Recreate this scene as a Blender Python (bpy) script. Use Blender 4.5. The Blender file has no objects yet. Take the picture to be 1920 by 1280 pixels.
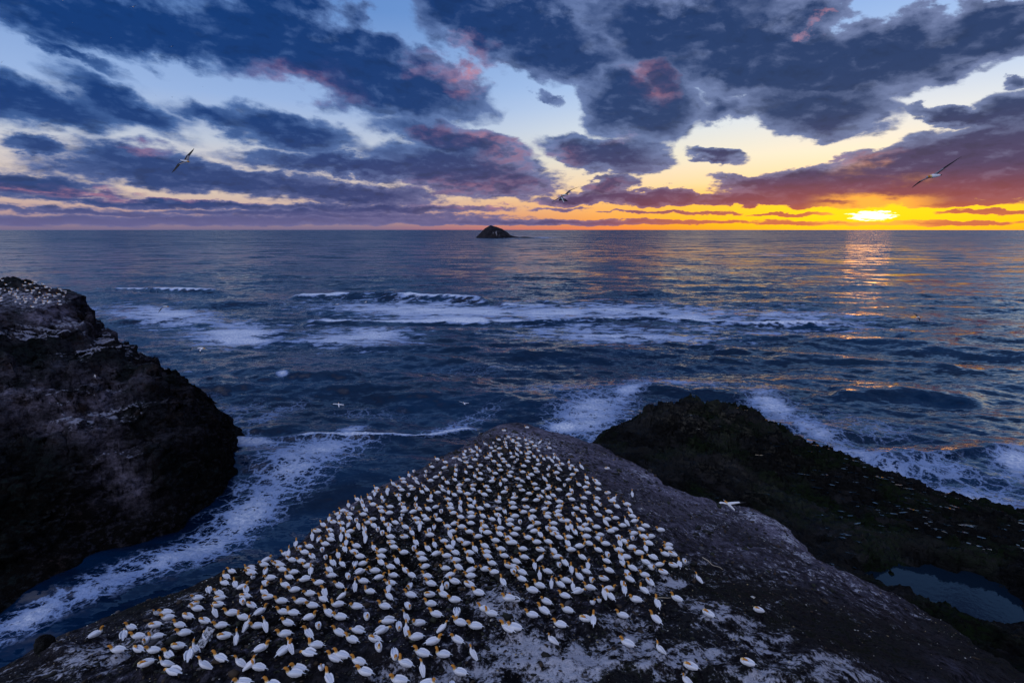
import bpy, math, random
import numpy as np
from mathutils import Vector, Matrix
random.seed(7); RNG = np.random.default_rng(11)
S = bpy.context.scene
# ------------------------------------------------------------------ camera
FPX, CAM_H = 960.0, 42.0
PITCH = math.atan(210/FPX)
SP, CP = math.sin(PITCH), math.cos(PITCH)
cam = bpy.data.cameras.new('camera'); cam.sensor_width = 36; cam.lens = 18.0
cam.clip_start = 0.1; cam.clip_end = 200000
cam_o = bpy.data.objects.new('camera', cam); S.collection.objects.link(cam_o)
cam_o.location = (0, 0, CAM_H); cam_o.rotation_euler = (math.pi/2 - PITCH, 0, 0)
S.camera = cam_o
S.view_settings.view_transform = 'Standard'; S.view_settings.look = 'None'
S.view_settings.gamma = 1; S.view_settings.use_curve_mapping = False
S.view_settings.exposure = 0.45
S.cycles.use_denoising = True
S.cycles.max_bounces = 4; S.cycles.diffuse_bounces = 2; S.cycles.glossy_bounces = 3
S.cycles.sample_clamp_indirect = 3

def ray(px, py):
    u = (np.asarray(px, float)-960)/FPX; v = (640-np.asarray(py, float))/FPX
    return np.stack([u, CP+v*SP, -SP+v*CP], -1)
def at(px, py, z):
    d = ray(px, py); t = (z-CAM_H)/d[..., 2]
    return d[..., 0]*t, d[..., 1]*t
def at_depth(px, py, dep):
    d = ray(px, py); return Vector((d[0]*dep, d[1]*dep, CAM_H+d[2]*dep))
def to_px(x, y, z):
    dz = z-CAM_H; dep = np.maximum(y*CP-dz*SP, .1); up = y*SP+dz*CP
    return 960+FPX*x/dep, 640-FPX*up/dep
def azel(px, py):
    d = ray(px, py); d = d/np.linalg.norm(d, axis=-1, keepdims=True)
    return np.degrees(np.arctan2(d[..., 0], d[..., 1])), np.degrees(np.arcsin(d[..., 2]))

# ------------------------------------------------------------------ node helper
class NT:
    def __init__(s, tree): s.t = tree; s.n = tree.nodes; s.l = tree.links
    def new(s, typ, **kw):
        n = s.n.new(typ)
        for k, v in kw.items(): setattr(n, k, v)
        return n
    def put(s, sock, v):
        if isinstance(v, bpy.types.NodeSocket): s.l.new(v, sock)
        elif v is not None:
            if hasattr(sock.default_value, '__len__') and not hasattr(v, '__len__'): v = (v,)*len(sock.default_value)
            if hasattr(v, '__len__') and len(sock.default_value) == 4 and len(v) == 3: v = (*v, 1)
            sock.default_value = v
    def m(s, op, a, b=None, c=None, clamp=False):
        n = s.new('ShaderNodeMath', operation=op, use_clamp=clamp)
        for i, v in enumerate((a, b, c)):
            if v is not None: s.put(n.inputs[i], v)
        return n.outputs[0]
    def v(s, op, a, b=None, sc=None):
        n = s.new('ShaderNodeVectorMath', operation=op); s.put(n.inputs[0], a)
        if b is not None: s.put(n.inputs[1], b)
        if sc is not None: s.put(n.inputs['Scale'], sc)
        return n.outputs['Value'] if op in ('LENGTH', 'DOT_PRODUCT', 'DISTANCE') else n.outputs[0]
    def mr(s, x, a, b, c=0., d=1., smooth=True):
        n = s.new('ShaderNodeMapRange', interpolation_type='SMOOTHSTEP' if smooth else 'LINEAR'); n.clamp = True
        for k, v in zip(('Value', 'From Min', 'From Max', 'To Min', 'To Max'), (x, a, b, c, d)): s.put(n.inputs[k], v)
        return n.outputs['Result']
    def noise(s, vec, scale, detail=4, rough=.55, dist=0., col=False, lac=2.0):
        n = s.new('ShaderNodeTexNoise'); s.put(n.inputs['Vector'], vec)
        for k, v in (('Scale', scale), ('Detail', detail), ('Roughness', rough), ('Distortion', dist), ('Lacunarity', lac)): s.put(n.inputs[k], v)
        return n.outputs['Color' if col else 'Fac']
    def mix(s, f, a, b, mode='MIX'):
        n = s.new('ShaderNodeMix', data_type='RGBA', blend_type=mode)
        s.put(n.inputs[0], f); s.put(n.inputs[6], a); s.put(n.inputs[7], b); return n.outputs[2]
    def comb(s, x, y, z):
        n = s.new('ShaderNodeCombineXYZ')
        for i, v in enumerate((x, y, z)): s.put(n.inputs[i], v)
        return n.outputs[0]
    def sep(s, v):
        n = s.new('ShaderNodeSeparateXYZ'); s.put(n.inputs[0], v); return n.outputs
    def ramp(s, f, pts):
        n = s.new('ShaderNodeValToRGB'); s.put(n.inputs[0], f); e = n.color_ramp.elements
        e[0].position, e[0].color = pts[0][0], (*pts[0][1], 1); e[1].position, e[1].color = pts[-1][0], (*pts[-1][1], 1)
        for p, c in pts[1:-1]:
            q = e.new(p); q.color = (*c, 1)
        return n.outputs[0]
    def mapping(s, vec, loc, rot, scl, typ='TEXTURE'):
        n = s.new('ShaderNodeMapping', vector_type=typ); s.put(n.inputs[0], vec)
        n.inputs[1].default_value = loc; n.inputs[2].default_value = (0, 0, rot); n.inputs[3].default_value = scl
        return n.outputs[0]

# ------------------------------------------------------------------ world: dusk sky with broken cloud
SUN_AZ, SUN_EL = azel(1635, 404)
world = bpy.data.worlds.new('World'); S.world = world; world.use_nodes = True
world.node_tree.nodes.clear()
w = NT(world.node_tree)
tc = w.new('ShaderNodeTexCoord').outputs['Generated']
D = w.v('NORMALIZE', tc)
dx, dy, dz = w.sep(D)[:3]
az = w.m('MULTIPLY', w.m('ARCTAN2', dx, dy), 57.2958)
el = w.m('MULTIPLY', w.m('ARCSINE', dz), 57.2958)
elp = w.m('MAXIMUM', el, 0.0)
plane = w.v('SCALE', w.comb(dx, dy, 0), sc=w.m('DIVIDE', 1.0, w.m('ADD', w.m('MAXIMUM', dz, 0), .07)))
saz = w.m('SUBTRACT', az, float(SUN_AZ))
sdist = w.v('LENGTH', w.comb(saz, w.m('SUBTRACT', el, float(SUN_EL)), 0))
# clear sky behind the clouds
def K(e): return e/40.0
near = w.ramp(w.m('DIVIDE', elp, 40), [(0, (.85, .17, .02)), (K(.8), (.85, .28, .008)), (K(3), (.85, .42, .09)), (K(4.5), (.80, .58, .32)), (K(7), (.72, .67, .52)), (K(10), (.58, .64, .68)), (K(14), (.34, .49, .74)), (K(22), (.13, .29, .62)), (1, (.10, .22, .50))])
far = w.ramp(w.m('DIVIDE', elp, 40), [(0, (.15, .125, .22)), (K(1.6), (.42, .28, .28)), (K(3.4), (.56, .45, .38)), (K(5), (.58, .50, .46)), (K(8), (.42, .47, .57)), (K(12), (.25, .37, .62)), (K(20), (.10, .22, .50)), (1, (.07, .16, .42))])
wn = w.mr(w.m('ABSOLUTE', saz), 10, 54, 1, 0)
clear = w.mix(wn, far, near)
nis = w.new('ShaderNodeTexSky', sky_type='NISHITA', sun_disc=False)
nis.sun_elevation = math.radians(float(SUN_EL)); nis.sun_rotation = math.radians(float(SUN_AZ)); nis.altitude = 42
nish = w.v('SCALE', nis.outputs[0], sc=.10)
clear = w.mix(.12, clear, nish)
# warm light around the sun itself
gl1 = w.m('POWER', 2.718, w.m('MULTIPLY', w.m('POWER', w.m('DIVIDE', sdist, 9.0), 2), -1))
glv = w.v('LENGTH', w.comb(w.m('DIVIDE', saz, 16), w.m('DIVIDE', w.m('SUBTRACT', el, 1.5), 2.4), 0))
gl2 = w.m('POWER', 2.718, w.m('MULTIPLY', w.m('POWER', glv, 2), -1))
clear = w.mix(w.m('MULTIPLY', gl2, .9), clear, (.95, .60, .006))
sv = w.v('LENGTH', w.comb(w.m('DIVIDE', saz, 1.5), w.m('DIVIDE', w.m('SUBTRACT', el, float(SUN_EL)), .40), 0))
sv = w.m('ADD', sv, w.m('MULTIPLY', w.m('SUBTRACT', w.noise(w.comb(az, w.m('MULTIPLY', el, 5), 0), 1.1, 5, .6), .5), 3.2))
core = w.mr(sv, .55, 1.15, 1, 0)
clear = w.mix(core, clear, (2.6, 2.2, 1.3))
# cloud cover: banks placed by azimuth and elevation, broken up by noise
wamp = w.m('ADD', .25, w.m('MULTIPLY', w.m('MINIMUM', elp, 30), .17))
def cells(a, b, k=0.): return w.comb(w.m('DIVIDE', az, a), w.m('DIVIDE', w.m('ADD', el, w.m('MULTIPLY', az, k)), b), 0)
hi = w.mr(el, 3, 13)
n1 = w.noise(cells(6.5, 3.6, .12), 1.0, 7, .58, col=True)
n1b = w.noise(cells(3.2, 1.3), 1.0, 7, .60, col=True)
wv = w.v('SUBTRACT', w.mix(hi, n1b, n1), (.5, .5, .5))
P = w.v('ADD', w.comb(az, el, 0), w.v('MULTIPLY', w.v('SCALE', wv, sc=w.m('MULTIPLY', wamp, 3.3)), (1.15, 1, 0)))
# (centre px, py, radius along, radius across, tilt in picture degrees (down to the right +), strength)
BANKS = [(230, 25, 420, 66, 8, 1.2), (610, 105, 290, 72, 17, 1.3), (770, 155, 140, 62, 14, 1.1), (470, 60, 330, 60, 14, 1.0),
 (60, 205, 190, 44, 4, 1.0), (240, 195, 150, 36, 22, 1.0), (540, 245, 150, 38, 10, 1.05), (400, 222, 90, 26, 25, .8), (120, 95, 170, 18, 20, .6),
 (70, 278, 80, 20, 6, .95), (270, 300, 130, 34, 8, 1.0), (400, 335, 300, 28, 4, 1.05), (640, 360, 180, 24, 4, 1.0), (850, 262, 150, 30, 14, 1.0), (860, 320, 170, 42, 8, 1.05), (660, 310, 220, 22, 4, .95), (960, 340, 75, 26, 0, .9),
 (70, 345, 150, 22, 4, 1.0), (60, 362, 220, 10, 2, .9), (330, 383, 340, 8, 2, .9), (700, 392, 260, 10, 0, .85), (150, 398, 300, 6, 2, .8), (340, 414, 700, 10, 0, .95), (1000, 417, 420, 5, 0, .8), (560, 402, 400, 7, 1, .85),
 (940, 45, 170, 80, 22, 1.15), (1060, 95, 105, 55, 20, 1.0), (1195, 190, 100, 68, 12, 1.15), (1250, 130, 70, 60, 40, .9), (1130, 285, 112, 32, 8, 1.1), (1050, 270, 25, 20, 0, .7),
 (1340, 290, 48, 15, 10, .95), (1360, 210, 60, 28, 10, .75), (1270, 40, 200, 80, 0, 1.1), (1430, 100, 210, 80, 8, 1.25), (1540, 205, 115, 52, 6, 1.2), (1700, 100, 210, 62, -12, 1.15), (1850, 62, 130, 48, -16, 1.1), (1550, 140, 200, 50, 0, 1.0), (1790, 130, 70, 22, -30, .7),
 (1905, 160, 30, 18, 0, .8), (1800, 222, 120, 18, 6, .95), (1900, 225, 90, 35, 0, 1.0), (1860, 285, 200, 46, -4, 1.3), (1700, 312, 220, 32, -8, 1.25), (1900, 330, 230, 42, 0, 1.2), (1600, 345, 240, 32, -3, 1.2), (1440, 347, 100, 15, 4, 1.0), (1700, 350, 240, 26, -2, 1.2),
 (1140, 345, 52, 17, -6, 1.0), (1210, 370, 150, 13, 0, 1.05), (1090, 375, 90, 10, 0, .9), (1400, 373, 110, 11, 0, .95), (1560, 381, 90, 9, 0, .85), (1780, 381, 90, 7, -2, .85), (1480, 402, 80, 3.5, 0, .8), (1870, 398, 110, 5, 0, .85), (1540, 419, 120, 4, 0, .8), (1760, 419, 140, 4, 0, .8), (1250, 398, 150, 3.5, 0, .6), (1050, 392, 60, 4, 0, .6), (1015, 200, 22, 12, 10, .45)]
F = None
for i, (cx, cy, ra, rb, rot, st) in enumerate(BANKS):
    if i % 12 == 11: P = w.v('ADD', P, w.comb(w.m('MULTIPLY', F, 1e-6), 0, 0))   # keeps the shader's working set small
    r = math.radians(rot)
    c = np.array(azel(cx, cy)); a = np.array(azel(cx+6*math.cos(r), cy+6*math.sin(r)))-c; b = np.array(azel(cx-6*math.sin(r), cy+6*math.cos(r)))-c
    la, lb = np.linalg.norm(a)*ra/6, abs(a[0]*b[1]-a[1]*b[0])/np.linalg.norm(a)*rb/6
    q = w.mapping(P, (float(c[0]), float(c[1]), 0), math.atan2(a[1], a[0]), (float(la)*1.18, float(lb)*1.16, 1))
    g = w.m('MULTIPLY_ADD', w.v('LENGTH', q), -st*.8, st)
    F = g if F is None else w.m('SMOOTH_MAX', F, g, .12)
# beyond the picture the same broken cover goes on
cover = w.m('MULTIPLY', w.m('SUBTRACT', w.noise(plane, .9, 6, .58), .37), 2.6)
jit = w.m('MULTIPLY', w.m('SUBTRACT', w.noise(D, 5.0, 6, .6), .5), 26)
outw = w.m('MAXIMUM', w.mr(w.m('ADD', el, jit), 24, 34), w.mr(w.m('ADD', w.m('ABSOLUTE', az), jit), 48, 62))
F = w.mix(outw, w.comb(F, F, F), w.comb(cover, cover, cover)); F = w.sep(F)[0]
puff = w.noise(w.v('ADD', cells(5.2, 2.9, .10), w.v('SCALE', wv, sc=1.0)), 1.15, 7, .50)
puff = w.m('ADD', w.m('MULTIPLY', outw, w.m('SUBTRACT', w.noise(plane, 3.0, 7, .58), puff)), puff)
puff2 = w.noise(w.comb(w.m('DIVIDE', az, 2.2), w.m('DIVIDE', el, .8), 0), 1.4, 6, .6)
pf = w.m('ADD', w.m('MULTIPLY', w.mr(el, 2, 10), w.m('SUBTRACT', puff, puff2)), puff2)
dens = w.m('ADD', F, w.m('MULTIPLY', w.m('SUBTRACT', pf, .5), .62))
soft = w.mr(az, -40, 10, .36, .17)
mask = w.mr(dens, .13, w.m('ADD', soft, .13))
thick = w.mr(dens, .10, 1.05)
# relief inside the clouds: sun-side flank against far flank
offs = (.05*math.sin(math.radians(float(SUN_AZ))), .05*math.cos(math.radians(float(SUN_AZ))), 0)
cAa = w.v('ADD', cells(4.6, 2.5, .10), wv); cA = w.v('ADD', cAa, w.v('SCALE', w.v('SUBTRACT', w.v('SCALE', plane, sc=2.2), cAa), sc=outw)); pa = w.noise(cA, 1.3, 7, .56); pb = w.noise(w.v('ADD', cA, (.16, -.22, 0)), 1.3, 7, .56)
rel = w.m('MULTIPLY', w.m('SUBTRACT', pa, pb), 3.0)
pc = w.noise(w.comb(w.m('DIVIDE', az, 2.4), w.m('DIVIDE', el, .9), 0), 1.2, 5, .55); pd = w.noise(w.comb(w.m('DIVIDE', az, 2.4), w.m('DIVIDE', w.m('ADD', el, .35), .9), 0), 1.2, 5, .55)
rel = w.m('ADD', rel, w.m('MULTIPLY', w.m('SUBTRACT', pc, pd), w.mr(el, 4, 14, 2.6, .8)))
side = w.mr(az, -42, 38)
coreC = w.mix(side, (.0016, .027, .130), (.013, .030, .095))
edgeC0 = w.mix(w.mr(el, 20, 34), w.mix(side, (.055, .125, .31), (.13, .165, .30)), (.06, .11, .27))
coreC = w.mix(w.mr(el, 3, 11, .7, 0), coreC, w.mix(side, (.014, .042, .145), (.080, .038, .095)))
edgeC = edgeC0
edgeC = w.mix(w.mr(el, 1, 9, .8, 0), edgeC, w.mix(side, (.09, .10, .22), (.22, .12, .18)))
cc = w.mix(w.mr(w.m('ADD', thick, w.m('MULTIPLY', w.m('SUBTRACT', pa, .5), .6)), .0, .72), edgeC, coreC)
cc = w.mix(w.mr(rel, .05, .9), cc, w.mix(.6, edgeC, coreC))
cc = w.mix(w.mr(rel, -.05, -.7, 0, .45), cc, w.v('SCALE', coreC, sc=.55))
# low banks redden towards the sun, the lowest ones towards the whole horizon
cc = w.mix(w.m('MULTIPLY', w.mr(el, 5.5, 1.5), w.mr(w.m('ABSOLUTE', saz), 34, 3, 0, .95)), cc, (.27, .055, .050))
cc = w.mix(w.m('MULTIPLY', w.mr(el, 2.6, .8), w.mr(w.m('ABSOLUTE', saz), 32, 6, 0, .75)), cc, (.56, .14, .05))
cc = w.mix(w.m('MULTIPLY', w.mr(el, 2.6, .2, 0, .75), w.mr(w.m('ABSOLUTE', saz), 14, 50)), cc, (.12, .105, .22))
cc = w.mix(w.m('MULTIPLY', w.mr(sdist, 6, 2, 0, .8), w.mr(thick, 1.0, .2)), cc, (1.0, .42, .04))
# flanks that still catch the sun
pinkF = None
for (cx, cy, ra, rb, am) in [(888, 148, 40, 22, 1), (850, 105, 60, 25, .5), (1235, 138, 34, 30, .75), (1200, 124, 30, 14, .5), (905, 262, 45, 14, .9), (840, 250, 60, 14, .6), (960, 285, 50, 30, .5), (190, 362, 130, 9, .8), (380, 374, 140, 6, .6), (60, 355, 110, 9, .6), (930, 385, 110, 8, .8), (560, 155, 90, 30, .35), (1130, 345, 35, 10, .6), (270, 275, 40, 8, .4), (1545, 48, 16, 6, .7), (1060, 285, 40, 20, .4), (1160, 262, 25, 8, .7), (890, 345, 120, 14, .4), (1620, 300, 70, 6, .4)]:
    c = azel(cx, cy); e1 = azel(cx+ra, cy); e2 = azel(cx, cy+rb)
    q = w.mapping(P, (float(c[0]), float(c[1]), 0), 0, (abs(float(e1[0]-c[0]))*1.6, abs(float(e2[1]-c[1]))*1.6, 1))
    g = w.m('MULTIPLY_ADD', w.v('LENGTH', q), -am, am)
    pinkF = g if pinkF is None else w.m('MAXIMUM', pinkF, g)
pinkF = w.m('MULTIPLY', w.m('MAXIMUM', pinkF, 0), w.mr(rel, -.35, .35, .25, 1.3))
cc = w.mix(w.m('MINIMUM', w.m('MULTIPLY', w.m('MULTIPLY', pinkF, .47), w.mr(thick, .95, .35, .25, 1)), .7), cc, (.58, .21, .22))
# unseen eastern sky: sunlit cloud faces, brightened as added fill light on the birds
east = w.mr(w.v('DOT_PRODUCT', D, (-math.sin(math.radians(float(SUN_AZ))), -math.cos(math.radians(float(SUN_AZ))), .25)), -.05, .95)
cc = w.mix(w.m('MULTIPLY', east, .85), cc, w.mix(w.mr(thick, 0, 1), (1.05, 1.05, 1.3), (.85, .88, 1.16)))
clear = w.mix(w.m('MULTIPLY', w.mr(el, 5, 45), east), clear, (.45, .62, 1.0))
skyc = w.mix(w.m('MULTIPLY', mask, .97), clear, cc)
# below the horizon (never seen): dark sea tone
skyc = w.mix(w.mr(el, -.6, -.1, 1, 0), skyc, (.02, .05, .11))
bg = w.new('ShaderNodeBackground'); w.put(bg.inputs[0], skyc); bg.inputs[1].default_value = 1.0
wo = w.new('ShaderNodeOutputWorld'); w.l.new(bg.outputs[0], wo.inputs[0])
world.cycles.sampling_method = 'MANUAL'; world.cycles.sample_map_resolution = 1024

sun = bpy.data.lights.new('sun', 'SUN'); sun.energy = .008; sun.angle = math.radians(3.5); sun.color = (1, .33, .06)
sun_o = bpy.data.objects.new('sun', sun); S.collection.objects.link(sun_o)
_sa, _se = math.radians(float(SUN_AZ)), math.radians(max(float(SUN_EL), 1.2))
sun_o.rotation_euler = Vector((math.sin(_sa)*math.cos(_se), math.cos(_sa)*math.cos(_se), math.sin(_se))).to_track_quat('Z', 'Y').to_euler()

# ------------------------------------------------------------------ shared helpers
COL = S.collection
def tag(o, label=None, cat=None, group=None, kind=None):
    for k, v in (('label', label), ('category', cat), ('group', group), ('kind', kind)):
        if v: o[k] = v
    return o
def mesh_obj(name, verts, faces, mats=(), smooth=True, mat_idx=None, attrs=None, parent=None):
    me = bpy.data.meshes.new(name)
    verts = np.ascontiguousarray(verts, dtype=np.float32)
    if isinstance(faces, np.ndarray):
        n, k = faces.shape
        me.vertices.add(len(verts)); me.vertices.foreach_set('co', verts.ravel())
        me.loops.add(n*k); me.loops.foreach_set('vertex_index', faces.astype(np.int32).ravel())
        me.polygons.add(n); me.polygons.foreach_set('loop_start', np.arange(0, n*k, k, dtype=np.int32))
        me.update(calc_edges=True)
    else:
        me.from_pydata([tuple(v) for v in verts], [], faces)
    for m_ in mats: me.materials.append(m_)
    if mat_idx is not None: me.polygons.foreach_set('material_index', np.asarray(mat_idx, dtype=np.int32))
    if smooth: me.polygons.foreach_set('use_smooth', np.ones(len(me.polygons), dtype=bool))
    for k_, a_ in (attrs or {}).items():
        at_ = me.attributes.new(k_, 'FLOAT', 'POINT'); at_.data.foreach_set('value', np.asarray(a_, dtype=np.float32).ravel())
    me.update()
    o = bpy.data.objects.new(name, me); COL.objects.link(o)
    if parent: o.parent = parent
    return o
def grid_faces(nr, nc):
    i = np.arange(nr-1)[:, None]*nc+np.arange(nc-1)[None, :]
    return np.stack([i, i+1, i+nc+1, i+nc], -1).reshape(-1, 4)

# numpy gradient-style noise (value noise, quintic)
_PT = np.random.default_rng(99).permutation(4096).astype(np.int32)
_VT = np.random.default_rng(98).random(4096).astype(np.float32)*2-1
def vnoise(x, y, z=0., seed=0):
    x = np.asarray(x, np.float32); y = np.asarray(y, np.float32)
    x, y = np.broadcast_arrays(x, y)
    fx, fy = np.floor(x), np.floor(y); ix, iy = fx.astype(np.int32), fy.astype(np.int32)
    q = lambda t: t*t*t*(t*(t*6-15)+10)
    u, v = q(x-fx), q(y-fy)
    a0 = _PT[(ix+seed*37) & 4095]; a1 = _PT[(ix+1+seed*37) & 4095]
    b00, b10, b01, b11 = _PT[(a0+iy) & 4095], _PT[(a1+iy) & 4095], _PT[(a0+iy+1) & 4095], _PT[(a1+iy+1) & 4095]
    def layer(k):
        if k is None: g = [_VT[q_] for q_ in (b00, b10, b01, b11)]
        else: g = [_VT[_PT[(q_+k) & 4095]] for q_ in (b00, b10, b01, b11)]
        lo = g[0]+(g[1]-g[0])*u; hi = g[2]+(g[3]-g[2])*u
        return lo+(hi-lo)*v
    if np.ndim(z) == 0: return layer(None if z == 0 else int(z*7)).astype(float)
    z = np.asarray(z, np.float32); fz = np.floor(z); iz = fz.astype(np.int32); w_ = q(z-fz)
    l0, l1 = layer(iz), layer(iz+1)
    return (l0+(l1-l0)*w_).astype(float)
def fbm(x, y, z=0., oct=5, rough=.5, seed=0):
    s_ = 0; a = 1; t = 0
    for o_ in range(oct):
        f_ = 2.03**o_; c, s2 = math.cos(o_*.7), math.sin(o_*.7)
        s_ = s_+a*vnoise((c*x-s2*y)*f_+o_*13.7, (s2*x+c*y)*f_-o_*7.1, z*f_, seed+o_); t += a; a *= rough
    return s_/t
def ridged(x, y, z=0., oct=4, seed=0):
    s_ = 0; a = 1; t = 0
    for o_ in range(oct):
        f_ = 2.1**o_
        s_ = s_+a*(1-2*np.abs(vnoise(x*f_+o_*3.3, y*f_, z*f_, seed+o_))); t += a; a *= .5
    return s_/t
def worley(x, y, seed=0):
    """random value of the nearest cell, and distance to its border"""
    ix, iy = np.floor(x).astype(np.int32), np.floor(y).astype(np.int32)
    f1 = np.full(x.shape, 9.); f2 = np.full(x.shape, 9.); val = np.zeros(x.shape)
    for a in (-1, 0, 1):
        for b in (-1, 0, 1):
            h_ = _PT[(_PT[(ix+a+seed*37) & 4095]+iy+b) & 4095]
            jx = ix+a+.5+.48*_VT[h_]; jy = iy+b+.5+.48*_VT[(h_+77) & 4095]; d = np.hypot(x-jx, y-jy); m1 = d < f1
            f2 = np.where(m1, f1, np.minimum(f2, d)); val = np.where(m1, _VT[(h_+501) & 4095], val); f1 = np.where(m1, d, f1)
    return val, f2-f1
def sstep(a, b, x):
    t = np.clip((x-a)/(b-a), 0, 1); return t*t*(3-2*t)
def sdf(px, py, poly):
    """signed distance, + inside"""
    poly = np.asarray(poly, float); d = np.full(px.shape, 1e9); ins = np.zeros(px.shape, bool)
    for i in range(len(poly)):
        ax, ay = poly[i]; bx, by = poly[(i+1) % len(poly)]
        ex, ey = bx-ax, by-ay; L2 = ex*ex+ey*ey+1e-12
        t = np.clip(((px-ax)*ex+(py-ay)*ey)/L2, 0, 1)
        d = np.minimum(d, np.hypot(px-ax-t*ex, py-ay-t*ey))
        c = (ay > py) != (by > py)
        ins ^= c & (px < (bx-ax)*(py-ay)/((by-ay) if by != ay else 1e-9)+ax)
    return np.where(ins, d, -d)
def blobs(x, y, L):
    """soft union of tilted ellipses given as (cx, cy, ra, rb, tilt, strength)"""
    r = np.zeros(np.shape(x))
    for cx, cy, ra, rb, t, st in L:
        c, s_ = math.cos(math.radians(t)), math.sin(math.radians(t))
        u = ((x-cx)*c+(y-cy)*s_)/ra; v = (-(x-cx)*s_+(y-cy)*c)/rb
        r = np.maximum(r, st*np.exp(-np.clip(u*u+v*v, 0, 50)*1.0))
    return r
def lines(x, y, L):
    """soft stroke along polylines: (points, width, strength)"""
    r = np.zeros(np.shape(x))
    for pts, wd, st in L:
        d = np.full(np.shape(x), 1e9)
        for (ax, ay), (bx, by) in zip(pts[:-1], pts[1:]):
            ex, ey = bx-ax, by-ay; t = np.clip(((x-ax)*ex+(y-ay)*ey)/(ex*ex+ey*ey), 0, 1)
            d = np.minimum(d, np.hypot(x-ax-t*ex, y-ay-t*ey))
        r = np.maximum(r, st*np.exp(-(d/wd)**2))
    return r

# ------------------------------------------------------------------ materials
def mat(name):
    m_ = bpy.data.materials.new(name); m_.use_nodes = True; m_.node_tree.nodes.clear()
    t = NT(m_.node_tree); b = t.new('ShaderNodeBsdfPrincipled'); o = t.new('ShaderNodeOutputMaterial')
    t.l.new(b.outputs[0], o.inputs[0]); return m_, t, b, o
def attr(t, n):
    a = t.new('ShaderNodeAttribute', attribute_name=n); return a.outputs['Fac']
def bump(t, h, dist, strength=1., nrm=None):
    b = t.new('ShaderNodeBump'); t.put(b.inputs['Height'], h); b.inputs['Distance'].default_value = dist; b.inputs['Strength'].default_value = strength
    if nrm is not None: t.put(b.inputs['Normal'], nrm)
    return b.outputs[0]
def plain(name, c, rough=.7, spec=.3, var=.12, sc=30):
    m_, t, b, o = mat(name); p = t.new('ShaderNodeTexCoord').outputs['Object']
    n = t.noise(p, sc, 3)
    t.put(b.inputs['Base Color'], t.mix(n, tuple(x*(1-var) for x in c), tuple(min(1, x*(1+var)) for x in c)))
    b.inputs['Roughness'].default_value = rough; b.inputs['Specular IOR Level'].default_value = spec
    return m_
M = {}
M['white'] = plain('white_plumage', (.72, .72, .75), .75, .2, .06, 18)
M['gold'] = plain('golden_plumage', (.50, .20, .028), .7, .2, .3, 14)
M['pale_gold'] = plain('cream_plumage', (.72, .52, .24), .7, .2, .1, 14)
M['black'] = plain('black_plumage', (.012, .012, .014), .6, .3, .2, 14)
M['bill'] = plain('blue_grey_bill', (.30, .35, .42), .4, .4, .1, 14)
M['grey'] = plain('shaded_white_wing', (.20, .20, .23), .7, .2, .15, 10)  # white wings in shade, the shade put into the colour

def rock_mat(name, dark, mid, warm, guano_c, streak=(1, 1, 1), green=None, gl=.85, fscale=1.0):
    m_, t, b, o = mat(name)
    P_ = t.new('ShaderNodeNewGeometry').outputs['Position']
    Ps = t.v('MULTIPLY', P_, streak)
    n1_ = t.noise(Ps, .35*fscale, 6, .62); n2_ = t.noise(Ps, 2.2*fscale, 6, .65); n3_ = t.noise(P_, 9*fscale, 5, .7); n4_ = t.noise(P_, .13*fscale, 4, .5)
    c = t.mix(t.mr(n2_, .35, .68), dark, mid)
    c = t.mix(t.mr(n1_, .48, .70, 0, .8), c, warm)
    if green: c = t.mix(t.m('MULTIPLY', t.mr(n4_, .42, .62), t.mr(n2_, .35, .6)), c, green)
    c = t.mix(t.mr(n3_, .32, .56, .75, 0), c, tuple(x*.4 for x in dark))
    g = attr(t, 'guano')
    gn = t.m('ADD', t.m('MULTIPLY', n2_, .60), t.m('MULTIPLY', n3_, .40)); gn_ = gn
    gm = t.m('MULTIPLY', t.mr(t.m('ADD', t.m('MULTIPLY', g, .62), t.m('MULTIPLY', t.m('SUBTRACT', gn, .5), 2.6)), .30, .62), t.mr(g, .04, .2))
    c = t.mix(t.m('MULTIPLY', attr(t, 'peat_shade'), t.mr(n2_, .66, .46)), c, (.0035, .003, .0028))  # dark peat on the headland, painted shade low on the stack
    c = t.mix(t.m('MULTIPLY', attr(t, 'pale'), t.m('MULTIPLY', t.mr(n1_, .35, .6, .35, 1), t.mr(gn_, .36, .58, .12, 1))), c, (.25, .225, .30))
    c = t.mix(gm, c, t.mix(n3_, tuple(x*.6 for x in guano_c), guano_c))
    fl = t.noise(Ps, 26*fscale, 2, .5)                 # small pale flecks of droppings and feather
    c = t.mix(t.m('MULTIPLY', t.mr(fl, .70, .76), t.mr(g, .02, .25, .25, 1)), c, (.42, .38, .27))
    t.put(b.inputs['Base Color'], c)
    t.put(b.inputs['Roughness'], t.mix(n3_, (gl-.15,)*3, (gl+.1,)*3))
    b.inputs['Specular IOR Level'].default_value = .05
    hh = t.m('ADD', t.m('MULTIPLY', n2_, .6), t.m('MULTIPLY', n3_, .3))
    t.put(b.inputs['Normal'], bump(t, hh, .5/fscale, 1.0))
    return m_
M['headland'] = rock_mat('guano_streaked_rock', (.006, .0055, .007), (.085, .078, .105), (.034, .025, .026), (.66, .65, .72), (1, 1, 1), (.012, .014, .008))
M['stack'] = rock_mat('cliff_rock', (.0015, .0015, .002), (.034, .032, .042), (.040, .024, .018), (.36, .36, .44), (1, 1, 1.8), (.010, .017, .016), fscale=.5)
M['isle'] = rock_mat('island_rock', (.012, .012, .016), (.040, .038, .046), (.035, .028, .026), (.40, .40, .44), (1, 1, .4), None, fscale=.04)

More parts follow.
